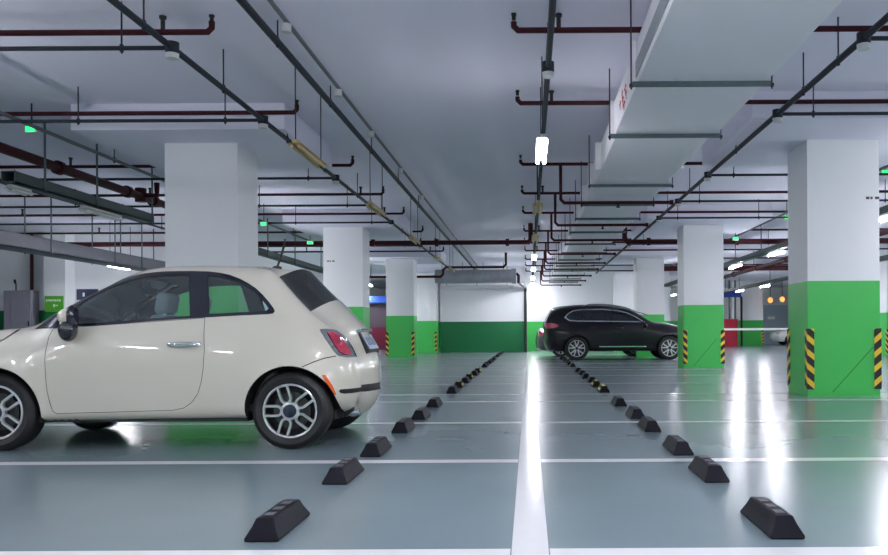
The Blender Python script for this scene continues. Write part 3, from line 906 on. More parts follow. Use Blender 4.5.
# ---- other cars
def big_car(label, paint, up, wz, ww, yc, RW, FW, Rt, Rr, xm, half, frame, glasses, tail, name, glassmat, low, hatchz, windz, rear_sign, chrome=True, rails=True, sillbar=None, handles=()):
    def rfun(x, z):
        return 0.34 + (0.16 - 0.34) * sstep(1.0, 1.3, z)
    def crown(x, z):
        return 0.05 + 0 * x
    C = Car(up, wz, ww, yc, rfun, [(*RW, Rt + 0.06), (*FW, Rt + 0.06)], xm, half, crown, step=0.045)
    t = thing(name, label, 'car', (xm, yc, 0))
    fr_ = dens(frame, 0.04)
    regs = [('frame', fr_, 0), ('trim', dens(inset(fr_, 0.036), 0.04), 0)]
    for k, g in enumerate(glasses): regs.append(('glass%d' % k, dens(g, 0.04), 0))
    regs += [('tail', dens(tail, 0.04), 0), ('arch', circle(*RW, Rt + 0.06), 0), ('arch', circle(*FW, Rt + 0.06), 0)]
    C.triangulate(regs, 0.09)
    U = C.up
    xr = RW[0]
    rear = lambda i: (U[i, 0] - xr) * rear_sign > 0
    hatch = lambda i: hatchz[0] < U[i, 1] < hatchz[1] and (U[i, 0] - xm) * rear_sign > 0.5
    wind = lambda i: windz[0] < U[i, 1] < windz[1] and (U[i, 0] - xm) * rear_sign < 0
    gl = lambda v: abs(v) < 0.93
    skin('body_shell', [C.patch(['body']), C.strip(lambda i, v: not ((hatch(i) or wind(i)) and gl(v)), nv=12)], paint, t)
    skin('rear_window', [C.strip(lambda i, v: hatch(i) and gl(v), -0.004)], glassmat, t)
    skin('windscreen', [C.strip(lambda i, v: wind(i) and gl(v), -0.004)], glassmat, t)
    cab = lambda c_: (c_[:, 1] > 0.5)
    skin('cabin_lining', [C.patch(['body', 'frame', 'trim'], -0.04, (1, -1), cab), C.strip(lambda i, v: U[i, 1] > 0.6 and not ((hatch(i) or wind(i)) and gl(v)), -0.04)], M['trimgrey'], t)
    for s in (1, -1):
        fr = skin('window_frame', [C.patch(['frame'], 0.004, (s,))], M['chrome'] if chrome else M['gloss'], t)
        skin('window_surround', [C.patch(['trim'], 0.002, (s,))], M['gloss'], fr)
        for k in range(len(glasses)):
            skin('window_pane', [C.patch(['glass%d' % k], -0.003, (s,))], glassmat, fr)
        skin('tail_light', [C.patch(['tail'], 0.008, (s,))], M['taillight'], t)
        if sillbar:
            x0, x1, z = sillbar
            ya = float(C.field((x0 + x1) / 2, z)[0])
            MB().box(x0, x1, yc - s * (ya + 0.02) - 0.012, yc - s * (ya + 0.02) + 0.012, z - 0.018, z + 0.018).build('sill_trim', M['chrome'], t, bevel=0.006)
        for hx, hz in handles:
            ya = float(C.field(hx, hz)[0])
            MB().tube([(hx, yc - s * ya, hz), (hx + 0.03, yc - s * (ya + 0.03), hz), (hx + 0.2, yc - s * (ya + 0.03), hz), (hx + 0.23, yc - s * ya, hz)], 0.018, 8).build('door_handle', paint, t)
        if rails:
            zz = max(u[1] for u in U)
            pts = []
            for x in np.linspace(xm - 1.2, xm + 0.95, 12):
                col = U[np.argsort(np.abs(U[:, 0] - x) + np.where(U[:, 1] < 1.5, 9, 0))[0]]
                pts.append((x, yc - s * 0.58, col[1] + 0.045 if 0 < len(pts) < 11 else col[1] - 0.02))
            MB().tube(pts, 0.018, 8).build('roof_rail', M['chrome'], t)
        mx = FW[0] + rear_sign * (abs(FW[0] - RW[0]) * 0.27)
        MB().sphere((mx, yc - s * (max(ww) + 0.07), low + 0.82), 0.09, 0.13, 0.085).build('wing_mirror', paint, t)
        xf = FW[0] - rear_sign * 0.70
        MB().sphere((xf, yc - s * 0.62, low + 0.50), 0.14, 0.17, 0.075).build('headlight', M['lens'], t)
    u = MB(); a, b = sorted((RW[0], FW[0]))
    u.box(a - 0.6, b + 0.5, yc - 0.66, yc + 0.66, low, low + 0.10); u.box(a + 0.5, b - 0.5, yc - 0.82, yc + 0.82, low, low + 0.1)
    u.box(a - 0.3, b + 0.3, yc - 0.7, yc + 0.7, low + 0.1, low + 0.35)
    u.build('underbody', M['black'], t, smooth=False)
    for sy in (-0.4, 0.4):
        q = MB()
        hx = (RW[0] + FW[0]) / 2
        for off in (0.0, 0.95):
            x = hx + rear_sign * off
            q.prism_y([(x - 0.08, low + 0.2), (x + 0.10, low + 0.2), (x + 0.10 + rear_sign * 0.12, low + 0.88), (x - 0.02 + rear_sign * 0.12, low + 0.9)], yc + sy - 0.25, yc + sy + 0.25)
        q.build('seat', M['trimgrey'], t, bevel=0.05)
    arches_and_under(C, t, low + 0.02, 0.6)
    for (x, z) in (RW, FW):
        wheel(t, x, yc - max(ww) + 0.03, z, Rt, Rr, 0.25, -1, 'spokes')
        wheel(t, x, yc + max(ww) - 0.03, z, Rt, Rr, 0.25, 1, 'spokes')
    return C, t

suv_up = [(0.80, 0.30), (0.66, 0.34), (0.585, 0.45), (0.55, 0.62), (0.57, 0.78), (0.555, 0.98), (0.53, 1.18), (0.59, 1.36), (0.70, 1.56), (0.80, 1.69), (0.95, 1.735),
          (1.39, 1.79), (2.0, 1.815), (2.4, 1.81), (2.85, 1.775), (3.22, 1.705), (3.5, 1.60), (3.80, 1.42), (4.03, 1.27), (4.13, 1.235), (4.45, 1.20), (4.85, 1.13), (5.2, 1.02), (5.38, 0.88), (5.46, 0.68), (5.46, 0.48), (5.36, 0.30)]
swz = [0.3, 0.45, 0.7, 0.95, 1.1, 1.2, 1.28, 1.45, 1.65, 1.85]
sww = [0.93, 0.97, 0.995, 0.995, 0.975, 0.955, 0.925, 0.86, 0.78, 0.70]
sframe = [(1.17, 1.42), (1.28, 1.55), (1.46, 1.655), (1.8, 1.70), (2.4, 1.70), (2.95, 1.65), (3.25, 1.575), (3.52, 1.44), (3.82, 1.25), (3.6, 1.245), (2.6, 1.26), (1.6, 1.275), (1.32, 1.30)]
def cut(poly, x0, x1):
    """clip a polygon to a range of x"""
    P = list(poly)
    for lim, sg in ((x0, 1), (x1, -1)):
        out = []
        for i in range(len(P)):
            a, b = P[i], P[(i + 1) % len(P)]
            ia, ib = (a[0] - lim) * sg >= 0, (b[0] - lim) * sg >= 0
            if ia: out.append(a)
            if ia != ib:
                k = (lim - a[0]) / (b[0] - a[0]); out.append((lim, a[1] + k * (b[1] - a[1])))
        P = out
    return P
sin_ = inset(sframe, 0.045)
sgl = [cut(sin_, 0, 1.78), cut(sin_, 1.84, 2.66), cut(sin_, 2.76, 9)]
stail = [(0.45, 1.06), (0.45, 1.22), (0.62, 1.24), (0.90, 1.20), (0.98, 1.13), (0.86, 1.08), (0.62, 1.05)]
big_car('dark violet-black SUV parked across the bays beyond the right-hand wheel stops', M['navy'], suv_up, swz, sww, 27.3, (1.567, 0.395), (4.62, 0.395), 0.395, 0.275, 3.0, 2.5,
        sframe, sgl, stail, 'suv_car', M['darkglass'], 0.30, (1.25, 1.66), (1.29, 1.66), -1, sillbar=(2.30, 3.85, 0.45), handles=((1.98, 1.08), (2.86, 1.06)))

def shift(pts, dx, flip=False):
    return [((-x if flip else x) + dx, z) for x, z in pts]
sed_up = [(-2.15, 0.24), (-2.27, 0.30), (-2.33, 0.45), (-2.34, 0.62), (-2.31, 0.80), (-2.25, 0.98), (-2.05, 1.04), (-1.75, 1.07), (-1.4, 1.24), (-1.05, 1.38), (-0.7, 1.43),
          (-0.2, 1.455), (0.2, 1.43), (0.6, 1.30), (1.0, 1.10), (1.15, 1.03), (1.6, 0.96), (2.0, 0.86), (2.2, 0.74), (2.28, 0.55), (2.26, 0.38), (2.16, 0.24)]
sed_w = [0.24, 0.4, 0.6, 0.8, 0.92, 1.0, 1.15, 1.3, 1.46]
sed_ww = [0.84, 0.89, 0.91, 0.90, 0.88, 0.84, 0.76, 0.68, 0.60]
sed_fr = [(-1.55, 1.04), (-1.3, 1.17), (-1.0, 1.28), (-0.6, 1.34), (-0.2, 1.355), (0.15, 1.335), (0.5, 1.22), (0.88, 1.02), (0.4, 1.02), (-0.8, 1.035)]
si = inset(sed_fr, 0.04)
sed_gl = [cut(si, -0.44, 3), cut(si, -3, -0.52)]
sed_tail = [(-2.4, 0.82), (-2.4, 0.94), (-2.18, 0.95), (-1.92, 0.90), (-1.95, 0.83), (-2.15, 0.80)]
dx = 0.30 + 2.34
big_car('charcoal saloon almost hidden behind the dark SUV, only its tail showing', M['charcoal'], shift(sed_up, dx), sed_w, sed_ww, 31.0, (-1.45 + dx, 0.33), (1.35 + dx, 0.33), 0.33, 0.225, dx, 2.3,
        shift(sed_fr, dx), [shift(g, dx) for g in sed_gl], shift(sed_tail, dx), 'saloon_car', M['darkglass'], 0.24, (1.10, 1.36), (1.06, 1.36), -1, chrome=False, rails=False)
dx = 15.9 + 2.3
big_car('distant white car peeping out from behind the nearest right-hand column', M['carwhite'], shift(sed_up, dx, True), sed_w, sed_ww, 52.5, (1.45 + dx, 0.33), (-1.35 + dx, 0.33), 0.33, 0.225, dx, 2.3,
        shift(sed_fr, dx, True), [shift(g, dx, True) for g in sed_gl], shift(sed_tail, dx, True), 'saloon_car', M['darkglass'], 0.24, (1.10, 1.36), (1.06, 1.36), 1, chrome=False, rails=False)

# ------------------------------------------------------------------ wheel stops
def stop(x, y, pad, label, group):
    t = thing('wheel_stop', label, 'wheel stop', (x, y, 0), group)
    hw, tw, h, L, e = 0.078, 0.040, 0.098, 0.53, 0.055
    z0 = 0.0016
    prof = [(-hw, z0), (-hw, 0.016), (-tw - 0.014, 0.062), (-tw, h), (tw, h), (tw + 0.014, 0.062), (hw, 0.016), (hw, z0)]
    m = MB(); vs = []
    for yy, k in ((0, 0), (L, 1)):
        for (px_, pz_) in prof:
            ins = e * max(0, (pz_ - 0.016) / (h - 0.016)) ** 0.9
            vs.append((x + px_, y + (ins if k == 0 else L - ins), pz_))
    n = len(prof)
    m.add(vs, [(k, (k + 1) % n, n + (k + 1) % n, n + k) for k in range(n)] + [tuple(range(n)), tuple(range(2 * n - 1, n - 1, -1))])
    m.build('rubber_body', M['rubber'], t, smooth=False, bevel=0.006)
    for k in range(3):
        yy = y + 0.10 + k * 0.125
        q = MB().box(x - 0.022, x + 0.022, yy, yy + 0.07, h - 0.004, h + 0.0025)
        q.build('reflector_pad', M['yellow' if pad else 'pad'], t, smooth=False)
    if pad:
        for sx in (-1, 1):
            for k in range(2):
                yy = y + 0.12 + k * 0.17
                a, b = (sx * (hw - 0.006), 0.03), (sx * (tw + 0.016), 0.064)
                q = MB().add([(x + a[0] + sx * 0.004, yy, a[1]), (x + a[0] + sx * 0.004, yy + 0.11, a[1]), (x + b[0] + sx * 0.004, yy + 0.11, b[1]), (x + b[0] + sx * 0.004, yy, b[1]),
                              (x + a[0] - sx * 0.004, yy, a[1] - 0.003), (x + a[0] - sx * 0.004, yy + 0.11, a[1] - 0.003), (x + b[0] - sx * 0.004, yy + 0.11, b[1] - 0.003), (x + b[0] - sx * 0.004, yy, b[1] - 0.003)],
                             [(0, 1, 2, 3), (4, 7, 6, 5), (0, 4, 5, 1), (1, 5, 6, 2), (2, 6, 7, 3), (3, 7, 4, 0)])
                q.build('side_stripe', M['yellow'], t, smooth=False)
    return t
ys = [3.62, 4.98, 6.08, 7.52, 8.66, 10.1]
for b in (12.12, 14.6, 17.2, 21.2, 23.8, 26.4, 30.2, 32.8, 35.0):
    ys += [b + 0.30, b + 1.55]
for side, cx, word in ((-1, -1.215, 'left-hand'), (1, 1.165, 'right-hand')):
    for k, y in enumerate(ys):
        if side == 1 and (k >= len(ys) - 2 or 30 < y < 32): continue
        lab = 'black rubber wheel stop, %s from the camera in the %s row' % (ORD[k] if k < len(ORD) else 'twenty-first', word)
        if k == 0: lab = 'largest black rubber wheel stop, nearest the camera in the %s row' % word
        if k >= 20: lab = 'tiny black wheel stop far down the %s row, number %s from the camera' % (word, ['twenty-one', 'twenty-two', 'twenty-three', 'twenty-four'][k - 20])
        jig = 0.0 if k in (0, 1) else [0.01, -0.012, 0.004, -0.006][k % 4]
        stop(cx + jig, y, k in ((7, 9, 11) if side < 0 else (6, 7)), lab, 'wheel stops of the %s row' % word)

# ------------------------------------------------------------------ ceiling services: duct
DZ0, DZ1, DX0, DX1 = 3.26, 3.66, 1.02, 2.22
t = thing('air_duct', 'big white rectangular air duct hung along the ceiling right of centre', 'air duct', (1.62, 20, DZ0))
d = MB(); d.box(DX0, DX1, 2.0, 9.55, DZ0, DZ1)
d.build('duct_section', M['duct'], t, smooth=False, bevel=0.008)
MB().box(DX0 + 0.03, DX1 - 0.03, 9.55, 13.0, DZ0 + 0.02, DZ1).build('duct_section', M['duct'], t, smooth=False, bevel=0.008)
MB().box(DX0 + 0.05, DX1 - 0.02, 13.0, 22.0, DZ0 + 0.03, DZ1).build('duct_section', M['duct'], t, smooth=False, bevel=0.008)
MB().box(DX0 + 0.07, DX1 - 0.04, 22.0, 39.8, DZ0 + 0.05, DZ1 - 0.03).build('duct_section', M['duct'], t, smooth=False, bevel=0.008)
for y in (2.4, 4.9, 7.55, 9.50, 11.6, 13.0, 15.0, 17.2, 19.6, 22.0, 24.4, 26.8, 29.2, 31.6, 34.0, 36.4):
    m = MB()
    for a, b, z0, z1 in ((DX0 - 0.045, DX0 + 0.08, DZ0 + 0.035, DZ1 + 0.06), (DX1 - 0.08, DX1 + 0.03, DZ0 + 0.035, DZ1 + 0.06), (DX0 + 0.085, DX1 - 0.085, DZ1 + 0.005, DZ1 + 0.06)):
        m.box(a, b, y, y + 0.045, z0, z1 if b - a > 0.5 else DZ1 + 0.02)
    m.build('duct_flange', M['duct'], t, smooth=False)
MB().box(DX0 - 0.012, DX0 + 0.01, 2.0, 7.5, DZ0 + 0.06, DZ0 + 0.20).build('grey_seam', M['ductgrey'], t, smooth=False)
m = MB()
for k, (a, b, w) in enumerate(((8.25, 3.40, 0.10), (8.30, 3.48, 0.16), (8.52, 3.42, 0.14), (8.60, 3.50, 0.09), (8.78, 3.44, 0.12), (8.40, 3.34, 0.20))):
    m.box(DX0 - 0.004, DX0, a, a + w, b, b + 0.025)
    m.box(DX0 - 0.004, DX0, a + w * 0.4, a + w * 0.4 + 0.025, b - 0.05, b + 0.05)
m.build('red_stencil', M['redink'], t, smooth=False)
for k, y in enumerate((7.44, 9.41, 12.6, 14.5, 16.3, 18.5, 21.0, 23.3, 25.6, 27.9, 30.2, 32.5, 34.8, 37.1)):
    t = thing('duct_hanger', 'steel trapeze hanger under the white air duct, %s from the camera' % ORD[k], 'hanger', (1.62, y, DZ0), 'trapeze hangers under the air duct')
    m = MB(); m.box(DX0 - 0.05, DX1 + 0.03, y - 0.02, y + 0.02, DZ0 - 0.045, DZ0 - 0.002)
    m.box(DX0 - 0.05, DX1 + 0.03, y - 0.022, y + 0.012, DZ0 - 0.047, DZ0 - 0.040)
    m.build('cross_bar', M['bar'], t, smooth=False)
    for x in (DX0 - 0.06, DX1 + 0.045):
        MB().cyl((x, y, DZ0 - 0.07), (x, y, CEIL), 0.008, 8).cyl((x, y, DZ0 - 0.05), (x, y, DZ0 - 0.02), 0.02, 6).build('hanger_rod', M['steel'], t)

# a second, silver duct at the far wall
t = thing('silver_duct', 'silver foil-wrapped duct under the ceiling before the deep green wall', 'duct', (-2.4, 35, 3.2))
m = MB(); m.cyl((-4.1, 35.2, 3.40), (-0.75, 35.2, 3.40), 0.30, 20); m.cyl((-0.75, 35.2, 3.40), (-0.55, 35.2, 3.40), 0.34, 20)
m.build('duct_tube', M['silver'], t)
for x in (-3.8, -2.9, -2.0, -1.1):
    MB().cyl((x, 35.2, 3.69), (x, 35.2, CEIL), 0.012, 6).build('hanger_rod', M['steel'], t)
m = MB(); m.box(-4.1, -0.7, 36.9, 37.3, 2.95, 3.10)
tr_ = thing('cable_tray', 'pale cable tray below the silver duct by the deep green wall', 'cable tray', (-2.4, 37.1, 2.95))
m.build('tray_channel', M['lampgrey'], tr_, smooth=False)
for x in (-3.8, -2.4, -1.0): MB().cyl((x, 37.1, 3.10), (x, 37.1, CEIL), 0.012, 6).build('hanger_rod', M['steel'], tr_)
o = MB().tube([(-0.55, 35.6, 3.55), (-0.45, 35.6, 3.45), (-0.45, 35.6, 3.15), (-0.25, 36.4, 3.05), (-0.16, 37.85, 3.0), (-0.16, 37.85, 2.9), (-0.16, 37.85, 0)], 0.07, 10)
tag(o.build('drain_pipe', M['black'], org=(-0.16, 37.85, 0)), 'dark vertical pipe down the corner of the deep green wall', 'pipe')

# ------------------------------------------------------------------ red sprinkler pipes
def sprinkler(mb, x, y, z0, z1):
    mb.cyl((x, y, z0), (x, y, z1), 0.02, 8); mb.cyl((x, y, z1 - 0.005), (x, y, z1 + 0.012), 0.027, 10)
    return mb
PZ = 3.84; PR = 0.030
LOWZ = 3.17
for k, (y, yl) in enumerate(zip((7.7, 10.15, 13.85, 16.75, 19.5, 22.98, 26.0, 28.55, 31.9, 35.0, 38.2), (7.7, 10.52, 13.85, 16.75, 19.5, 22.98, 26.0, 28.55, 31.9, 35.0, 38.2))):
    nm = ORD[k]
    # left run
    xe = -3.03
    if k < 8:
        t = thing('sprinkler_pipe', 'dark red sprinkler pipe across the left ceiling, %s from the camera' % nm, 'pipe', (xe, yl, PZ), 'left-hand red sprinkler pipes')
        MB().tube([(XL if k < 6 else -10.3, yl, PZ), (xe - 0.04, yl, PZ), (xe, yl, PZ + 0.04), (xe, yl, PZ + 0.10)], PR, 10).build('pipe_run', M['red'], t)
        h = MB()
        sprinkler(h, xe, yl, PZ + 0.10, PZ + 0.15); h.build('sprinkler_head', M['black'], t)
        for x in (-3.5, -7.9, -12.3):
            if x < LX1 + 0.2 and abs(yl - 11.95) < 0.6: continue
            top = CEIL - 0.05 if not (LX0 - 1 < x < LX1 + 0.9 and any(abs(yl - c_ - .43) < 1.5 for c_ in COLY)) else DROP
            if top > PZ: 
                h = MB(); h.cyl((x, yl, PZ), (x, yl, CEIL - 0.04), 0.022, 8); h.cyl((x, yl, CEIL - 0.06), (x, yl, CEIL - 0.035), 0.034, 10)
                h.build('upright_sprinkler', M['black'], t)
    # right run
    t = thing('sprinkler_pipe', 'dark red sprinkler pipe crossing above or under the white duct, %s from the camera' % nm, 'pipe', (-0.13, y, PZ), 'right-hand red sprinkler pipes')
    xs = -0.13
    pts = [(xs, y, PZ + 0.08), (xs, y, PZ + 0.04), (xs + 0.04, y, PZ), (XR - 0.02 if k < 10 else 7, y, PZ)]
    if k >= 2:
        MB().tube([(0.56, y, PZ), (0.56, y, LOWZ + 0.06), (0.62, y, LOWZ), (2.46, y, LOWZ)], PR, 10).cyl((2.44, y, LOWZ), (2.50, y, LOWZ), PR + 0.012, 10).build('branch_pipe', M['red'], t)
    MB().tube(pts, PR, 10).build('pipe_run', M['red'], t)
    h = MB(); sprinkler(h, xs, y, PZ + 0.10, PZ + 0.15); h.build('sprinkler_head', M['black'], t)
    h = MB(); h.cyl((0.30, y, PZ), (0.30, y, CEIL - 0.04), 0.022, 8); h.cyl((0.30, y, CEIL - 0.06), (0.30, y, CEIL - 0.035), 0.034, 10); h.build('upright_sprinkler', M['black'], t)
    if k >= 2:
        h = MB(); h.cyl((1.55, y, LOWZ), (1.55, y, LOWZ - 0.07), 0.02, 8); h.cyl((1.55, y, LOWZ - 0.07), (1.55, y, LOWZ - 0.085), 0.035, 8); h.build('pendent_sprinkler', M['black'], t)

# large red mains
def pipe(name, label, cat, pts, r, m, group=None, fl=(), n=14):
    t = thing(name, label, cat, pts[0], group)
    MB().tube(pts, r, n).build('pipe_run', m, t)
    for p, d in fl:
        p = Vector(p); d = Vector(d)
        MB().cyl(p - d * 0.05, p + d * 0.05, r + 0.035, n).build('pipe_coupling', m, t)
    return t
pipe('fire_main', 'thick dark red fire main crossing the ceiling left of centre', 'pipe', [(XL, 22.7, 3.485), (0.0, 22.7, 3.485), (0.06, 22.7, 3.56), (0.06, 22.7, 4.02)], 0.072, M['red'], 'thick red fire mains',
     [((x, 22.7, 3.485), (1, 0, 0)) for x in (-8, -4.4, -2.6, -0.6)])
pipe('fire_main', 'thick dark red fire main crossing the ceiling right of the white duct', 'pipe', [(2.72, 22.7, 4.02), (2.72, 22.7, 3.6), (2.8, 22.7, 3.485), (XR, 22.7, 3.485)], 0.075, M['red'], 'thick red fire mains',
     [((x, 22.7, 3.485), (1, 0, 0)) for x in (3.4, 5.9, 8.5)])
t = pipe('fire_main', 'thick red fire main running away along the ceiling above the cream hatchback', 'pipe', [(-7.2, -9.9, 3.50), (-7.2, 21.0, 3.50)], 0.072, M['red'], 'thick red fire mains',
     [((-7.2, y, 3.50), (0, 1, 0)) for y in (8, 12.3, 14.4, 15.4, 18.0)])
MB().tube([(-7.2, 14.9, 3.52), (-6.9, 14.9, 3.52), (-6.9, 14.9, 3.75)], 0.05).build('branch_pipe', M['red'], t)
MB().cyl((-7.2, 14.9, 3.4), (-7.2, 14.9, 3.65), 0.10, 12).build('valve_body', M['red'], t)
for y in (9.3, 13.4, 16.9): MB().cyl((-7.2, y, 3.59), (-7.2, y, CEIL), 0.010, 6).build('hanger_rod', M['steel'], t)
t = pipe('fire_main', 'thick red fire main running away between the right-hand lamp rows', 'pipe', [(8.7, -9.9, 3.34), (8.7, 38.0, 3.34)], 0.075, M['red'], 'thick red fire mains',
     [((8.7, y, 3.34), (0, 1, 0)) for y in (24, 27, 30.5, 34)])
for y in (20.3, 25.3, 31): MB().cyl((8.7, y, 3.41), (8.7, y, CEIL), 0.012, 6).build('hanger_rod', M['steel'], t)
pipe('fire_main', 'red pipe crossing the ceiling beyond the second right-hand column', 'pipe', [(5.3, 33.4, 3.56), (12.6, 33.4, 3.56)], 0.11, M['red'], 'thick red fire mains', [((11.4, 33.4, 3.56), (1, 0, 0))])
pipe('drain_pipe', 'bent dark pipe crossing the ceiling in front of the silver duct', 'pipe', [(-7.5, 31.0, 3.10), (-3.4, 31.0, 3.10), (-3.3, 31.0, 3.2), (-3.3, 31.0, 3.36), (-3.2, 31.0, 3.46), (-0.98, 31.0, 3.46), (-0.88, 31.0, 3.56), (-0.88, 31.0, 4.02)], 0.05, M['red'])

# ------------------------------------------------------------------ conduits
def conduit(label, pts, r, m, rods=(), boxes=(), group=None, loops=()):
    t = thing('conduit', label, 'conduit', pts[0], group)
    MB().tube(pts, r, 8).build('pipe_run', m, t)
    for x, y, z in rods:
        MB().cyl((x, y, z - 0.05), (x, y, DROP if in_drop(x, y) else CEIL), 0.008, 6).cyl((x, y, z - r - 0.012), (x, y, z + r + 0.012), 0.018, 6).build('hanger_rod', M['steel'], t)
    for x, y, z in boxes:
        b = MB(); b.cyl((x, y, z - 0.055), (x, y, z + 0.05), 0.062, 14)
        b.build('junction_box', M['steel'], t)
        MB().cyl((x, y, z - 0.10), (x, y, z - 0.055), 0.056, 14, 0.062).build('detector_base', M['lampgrey'], t)
    return t
def in_drop(x, y):
    for i, cy in enumerate(COLY):
        for cx in ((LX0 + LX1) / 2, (RX0 + RX1) / 2):
            if abs(x - cx) <= 1.43 and cy + CD / 2 - 1.45 <= y <= cy + CD / 2 + 1.4: return True
    return False
CZ = 3.60
BYL = [7.45, 9.99, 13.75, 16.7, 19.3, 24.5]
conduit('dark conduit running away along the ceiling above the cream hatchback, with junction boxes', [(-3.30, -9.9, CZ), (-3.30, 34.6, CZ)], 0.030, M['steel'],
        [(-3.30, y, CZ) for y in (6.9, 8.7, 11.0, 13.0, 15.5, 18.0, 21, 24.6)], [(-3.30, y, CZ) for y in BYL])
conduit('upper dark conduit of the pair running along the ceiling left of centre', [(-2.46, -9.9, 3.81), (-2.46, 36.8, 3.81)], 0.036, M['steel'], [(-2.46, y, 3.81) for y in (5.8, 7.9, 10.0, 12.6, 15.2, 18)])
t = conduit('pale pipe of the pair running close under the ceiling left of centre', [(-2.33, -9.9, 3.96), (-2.33, 36.8, 3.96)], 0.022, M['lightpipe'])
for y in (7.75, 9.85, 11.9, 14.6, 17.5):
    MB().cyl((-2.33, y, 3.85), (-2.33, y, 3.93), 0.05, 12).build('detector_base', M['lampgrey'], t)
conduit('dark conduit along the ceiling at the centre, carrying the lit lamp row', [(0.205, -9.9, CZ), (0.205, 40.6, CZ)], 0.030, M['steel'], [(0.205, y, CZ) for y in (5.6, 8.0, 10.7, 13, 16, 19, 22)], [(0.205, 8.05, CZ), (0.205, 12.0, CZ)])
BYR = [7.3, 9.83, 13.66, 16.4, 18.8, 24.4]
conduit('dark conduit running away along the ceiling right of the white duct', [(3.06, -9.9, CZ), (3.06, 36.5, CZ)], 0.033, M['steel'], [(3.06, y, CZ) for y in (6.5, 7.9, 8.9, 11.8, 15.2, 17.6, 20.3)], [(3.06, y, CZ) for y in BYR])
conduit('long thin conduit along the ceiling with green exit lights, above the hatchback', [(-6.45, -9.9, 3.66), (-6.45, 24.5, 3.66)], 0.028, M['lightpipe'], [(-6.45, y, 3.66) for y in (9.0, 12.5, 15.5, 18.5, 22)])
conduit('thin conduit under the ceiling with green exit lights, right of the columns', [(6.08, -9.9, 3.72), (6.08, 40.0, 3.72)], 0.028, M['lightpipe'], [(6.08, y, 3.72) for y in (12.5, 17, 21, 25)])
conduit('thin conduit under the ceiling along the left wide duct', [(-9.6, -9.9, 3.72), (-9.6, 24.5, 3.72)], 0.026, M['steel'], [(-9.6, y, 3.72) for y in (13, 15, 17, 19, 21)])
for k, y in enumerate(BYL):
    if y == 24.5: x0 = -10.2
    else: x0 = XL + 0.1
    conduit('thin grey conduit branching across the left ceiling, %s from the camera' % ORD[k], [(-3.36, y, CZ), (x0, y, CZ)], 0.022, M['steel'],
            [(x, y, CZ) for x in (-3.77, -5.6) if not (LX0 - .1 < x < LX1 + .1 and 11.4 < y < 12.5)], (), 'grey conduits branching left')
for k, y in enumerate(BYR):
    conduit('thin grey conduit branching across the right ceiling, %s from the camera' % ORD[k], [(3.12, y, CZ), (XR - 0.1, y, CZ)], 0.022, M['steel'],
            [(x, y, CZ) for x in (3.5, 5.4, 7.3, 9.2)], (), 'grey conduits branching right')

# ------------------------------------------------------------------ cable trays
def tray(label, x, w, y0, y1, z, h, m, rods, group='cable trays', lip=True):
    t = thing('cable_tray', label, 'cable tray', (x, y0, z), group)
    a = MB(); a.box(x - w / 2, x + w / 2, y0, y1, z, z + 0.02); a.box(x - w / 2, x - w / 2 + 0.02, y0, y1, z, z + h); a.box(x + w / 2 - 0.02, x + w / 2, y0, y1, z, z + h)
    a.box(x - w / 2, x + w / 2, y0, y1, z + h - 0.01, z + h)
    a.build('tray_channel', m, t, smooth=False)
    for y in rods:
        for sx in ((-1, 1) if w > 0.3 else (1,)):
            MB().cyl((x + sx * (w / 2 + 0.012), y, z - 0.02), (x + sx * (w / 2 + 0.012), y, CEIL), 0.016, 8).build('hanger_rod', M['bar'], t)
    return t
tray('dark grey-green cable tray hung below the thick red main at left', -7.1, 0.20, 10.95, 15.0, 3.02, 0.16, M['tray'], (11.6, 13.0, 14.9))
tray('dark cable tray seen between the first two left-hand columns', -7.1, 0.20, 16.6, 30.0, 3.02, 0.16, M['tray'], (19.0, 21.5, 24, 27))
tray('wide grey trunking hung low along the far left above the windscreen', -10.7, 0.55, -9.8, 24.5, 2.72, 0.30, M['traylight'], (15.5, 17.5, 20.2, 21.6, 23.5))
tray('grey tray carrying the inner lamp row on the right', 6.85, 0.20, -9.8, 40, 3.16, 0.14, M['tray'], (18.0, 21.0, 24.0, 27, 30.4))
tray('grey tray carrying the outer lamp row on the right', 11.2, 0.20, -9.8, 46, 3.14, 0.14, M['tray'], (25.2, 30, 34, 37.6))

# ------------------------------------------------------------------ lamps
def lamp(x, y, z, lit, label, L=1.2, rods=True, mats=None, group='fluorescent batten lamps', top=CEIL, wing=0.062, soft=False):
    t = thing('fluorescent_lamp', label, 'lamp', (x, y, z), group)
    tan = mats == 'tan'
    hm = M['tan'] if tan else M['lampgrey']
    hb = MB().box(x - 0.03, x + 0.03, y, y + L, z + 0.045, z + 0.085)
    if not lit: wing = 0.085
    if wing > 0: hb.add(
        [(x - 0.035, y, z + 0.046), (x - wing, y, z + 0.035), (x - wing, y + L, z + 0.035), (x - 0.035, y + L, z + 0.046),
         (x + 0.035, y, z + 0.046), (x + wing, y, z + 0.035), (x + wing, y + L, z + 0.035), (x + 0.035, y + L, z + 0.046)],
        [(0, 1, 2, 3), (4, 7, 6, 5)])
    hb.build('lamp_housing', hm, t, smooth=False)
    for sx in (-0.042, 0.042):
        MB().cyl((x + sx, y + 0.02, z + 0.012), (x + sx, y + L - 0.02, z + 0.012), 0.02, 10).build('lamp_tube', (M['tubesoft'] if soft else M['tubeon']) if lit else (M['tan'] if tan else M['tubeoff']), t)
    if rods:
        for yy in (y + 0.04, y + L - 0.04):
            MB().cyl((x, yy, z + 0.085), (x, yy, top), 0.007, 6).build('hanger_rod', M['steel'], t)
    return t
LZ = 3.07
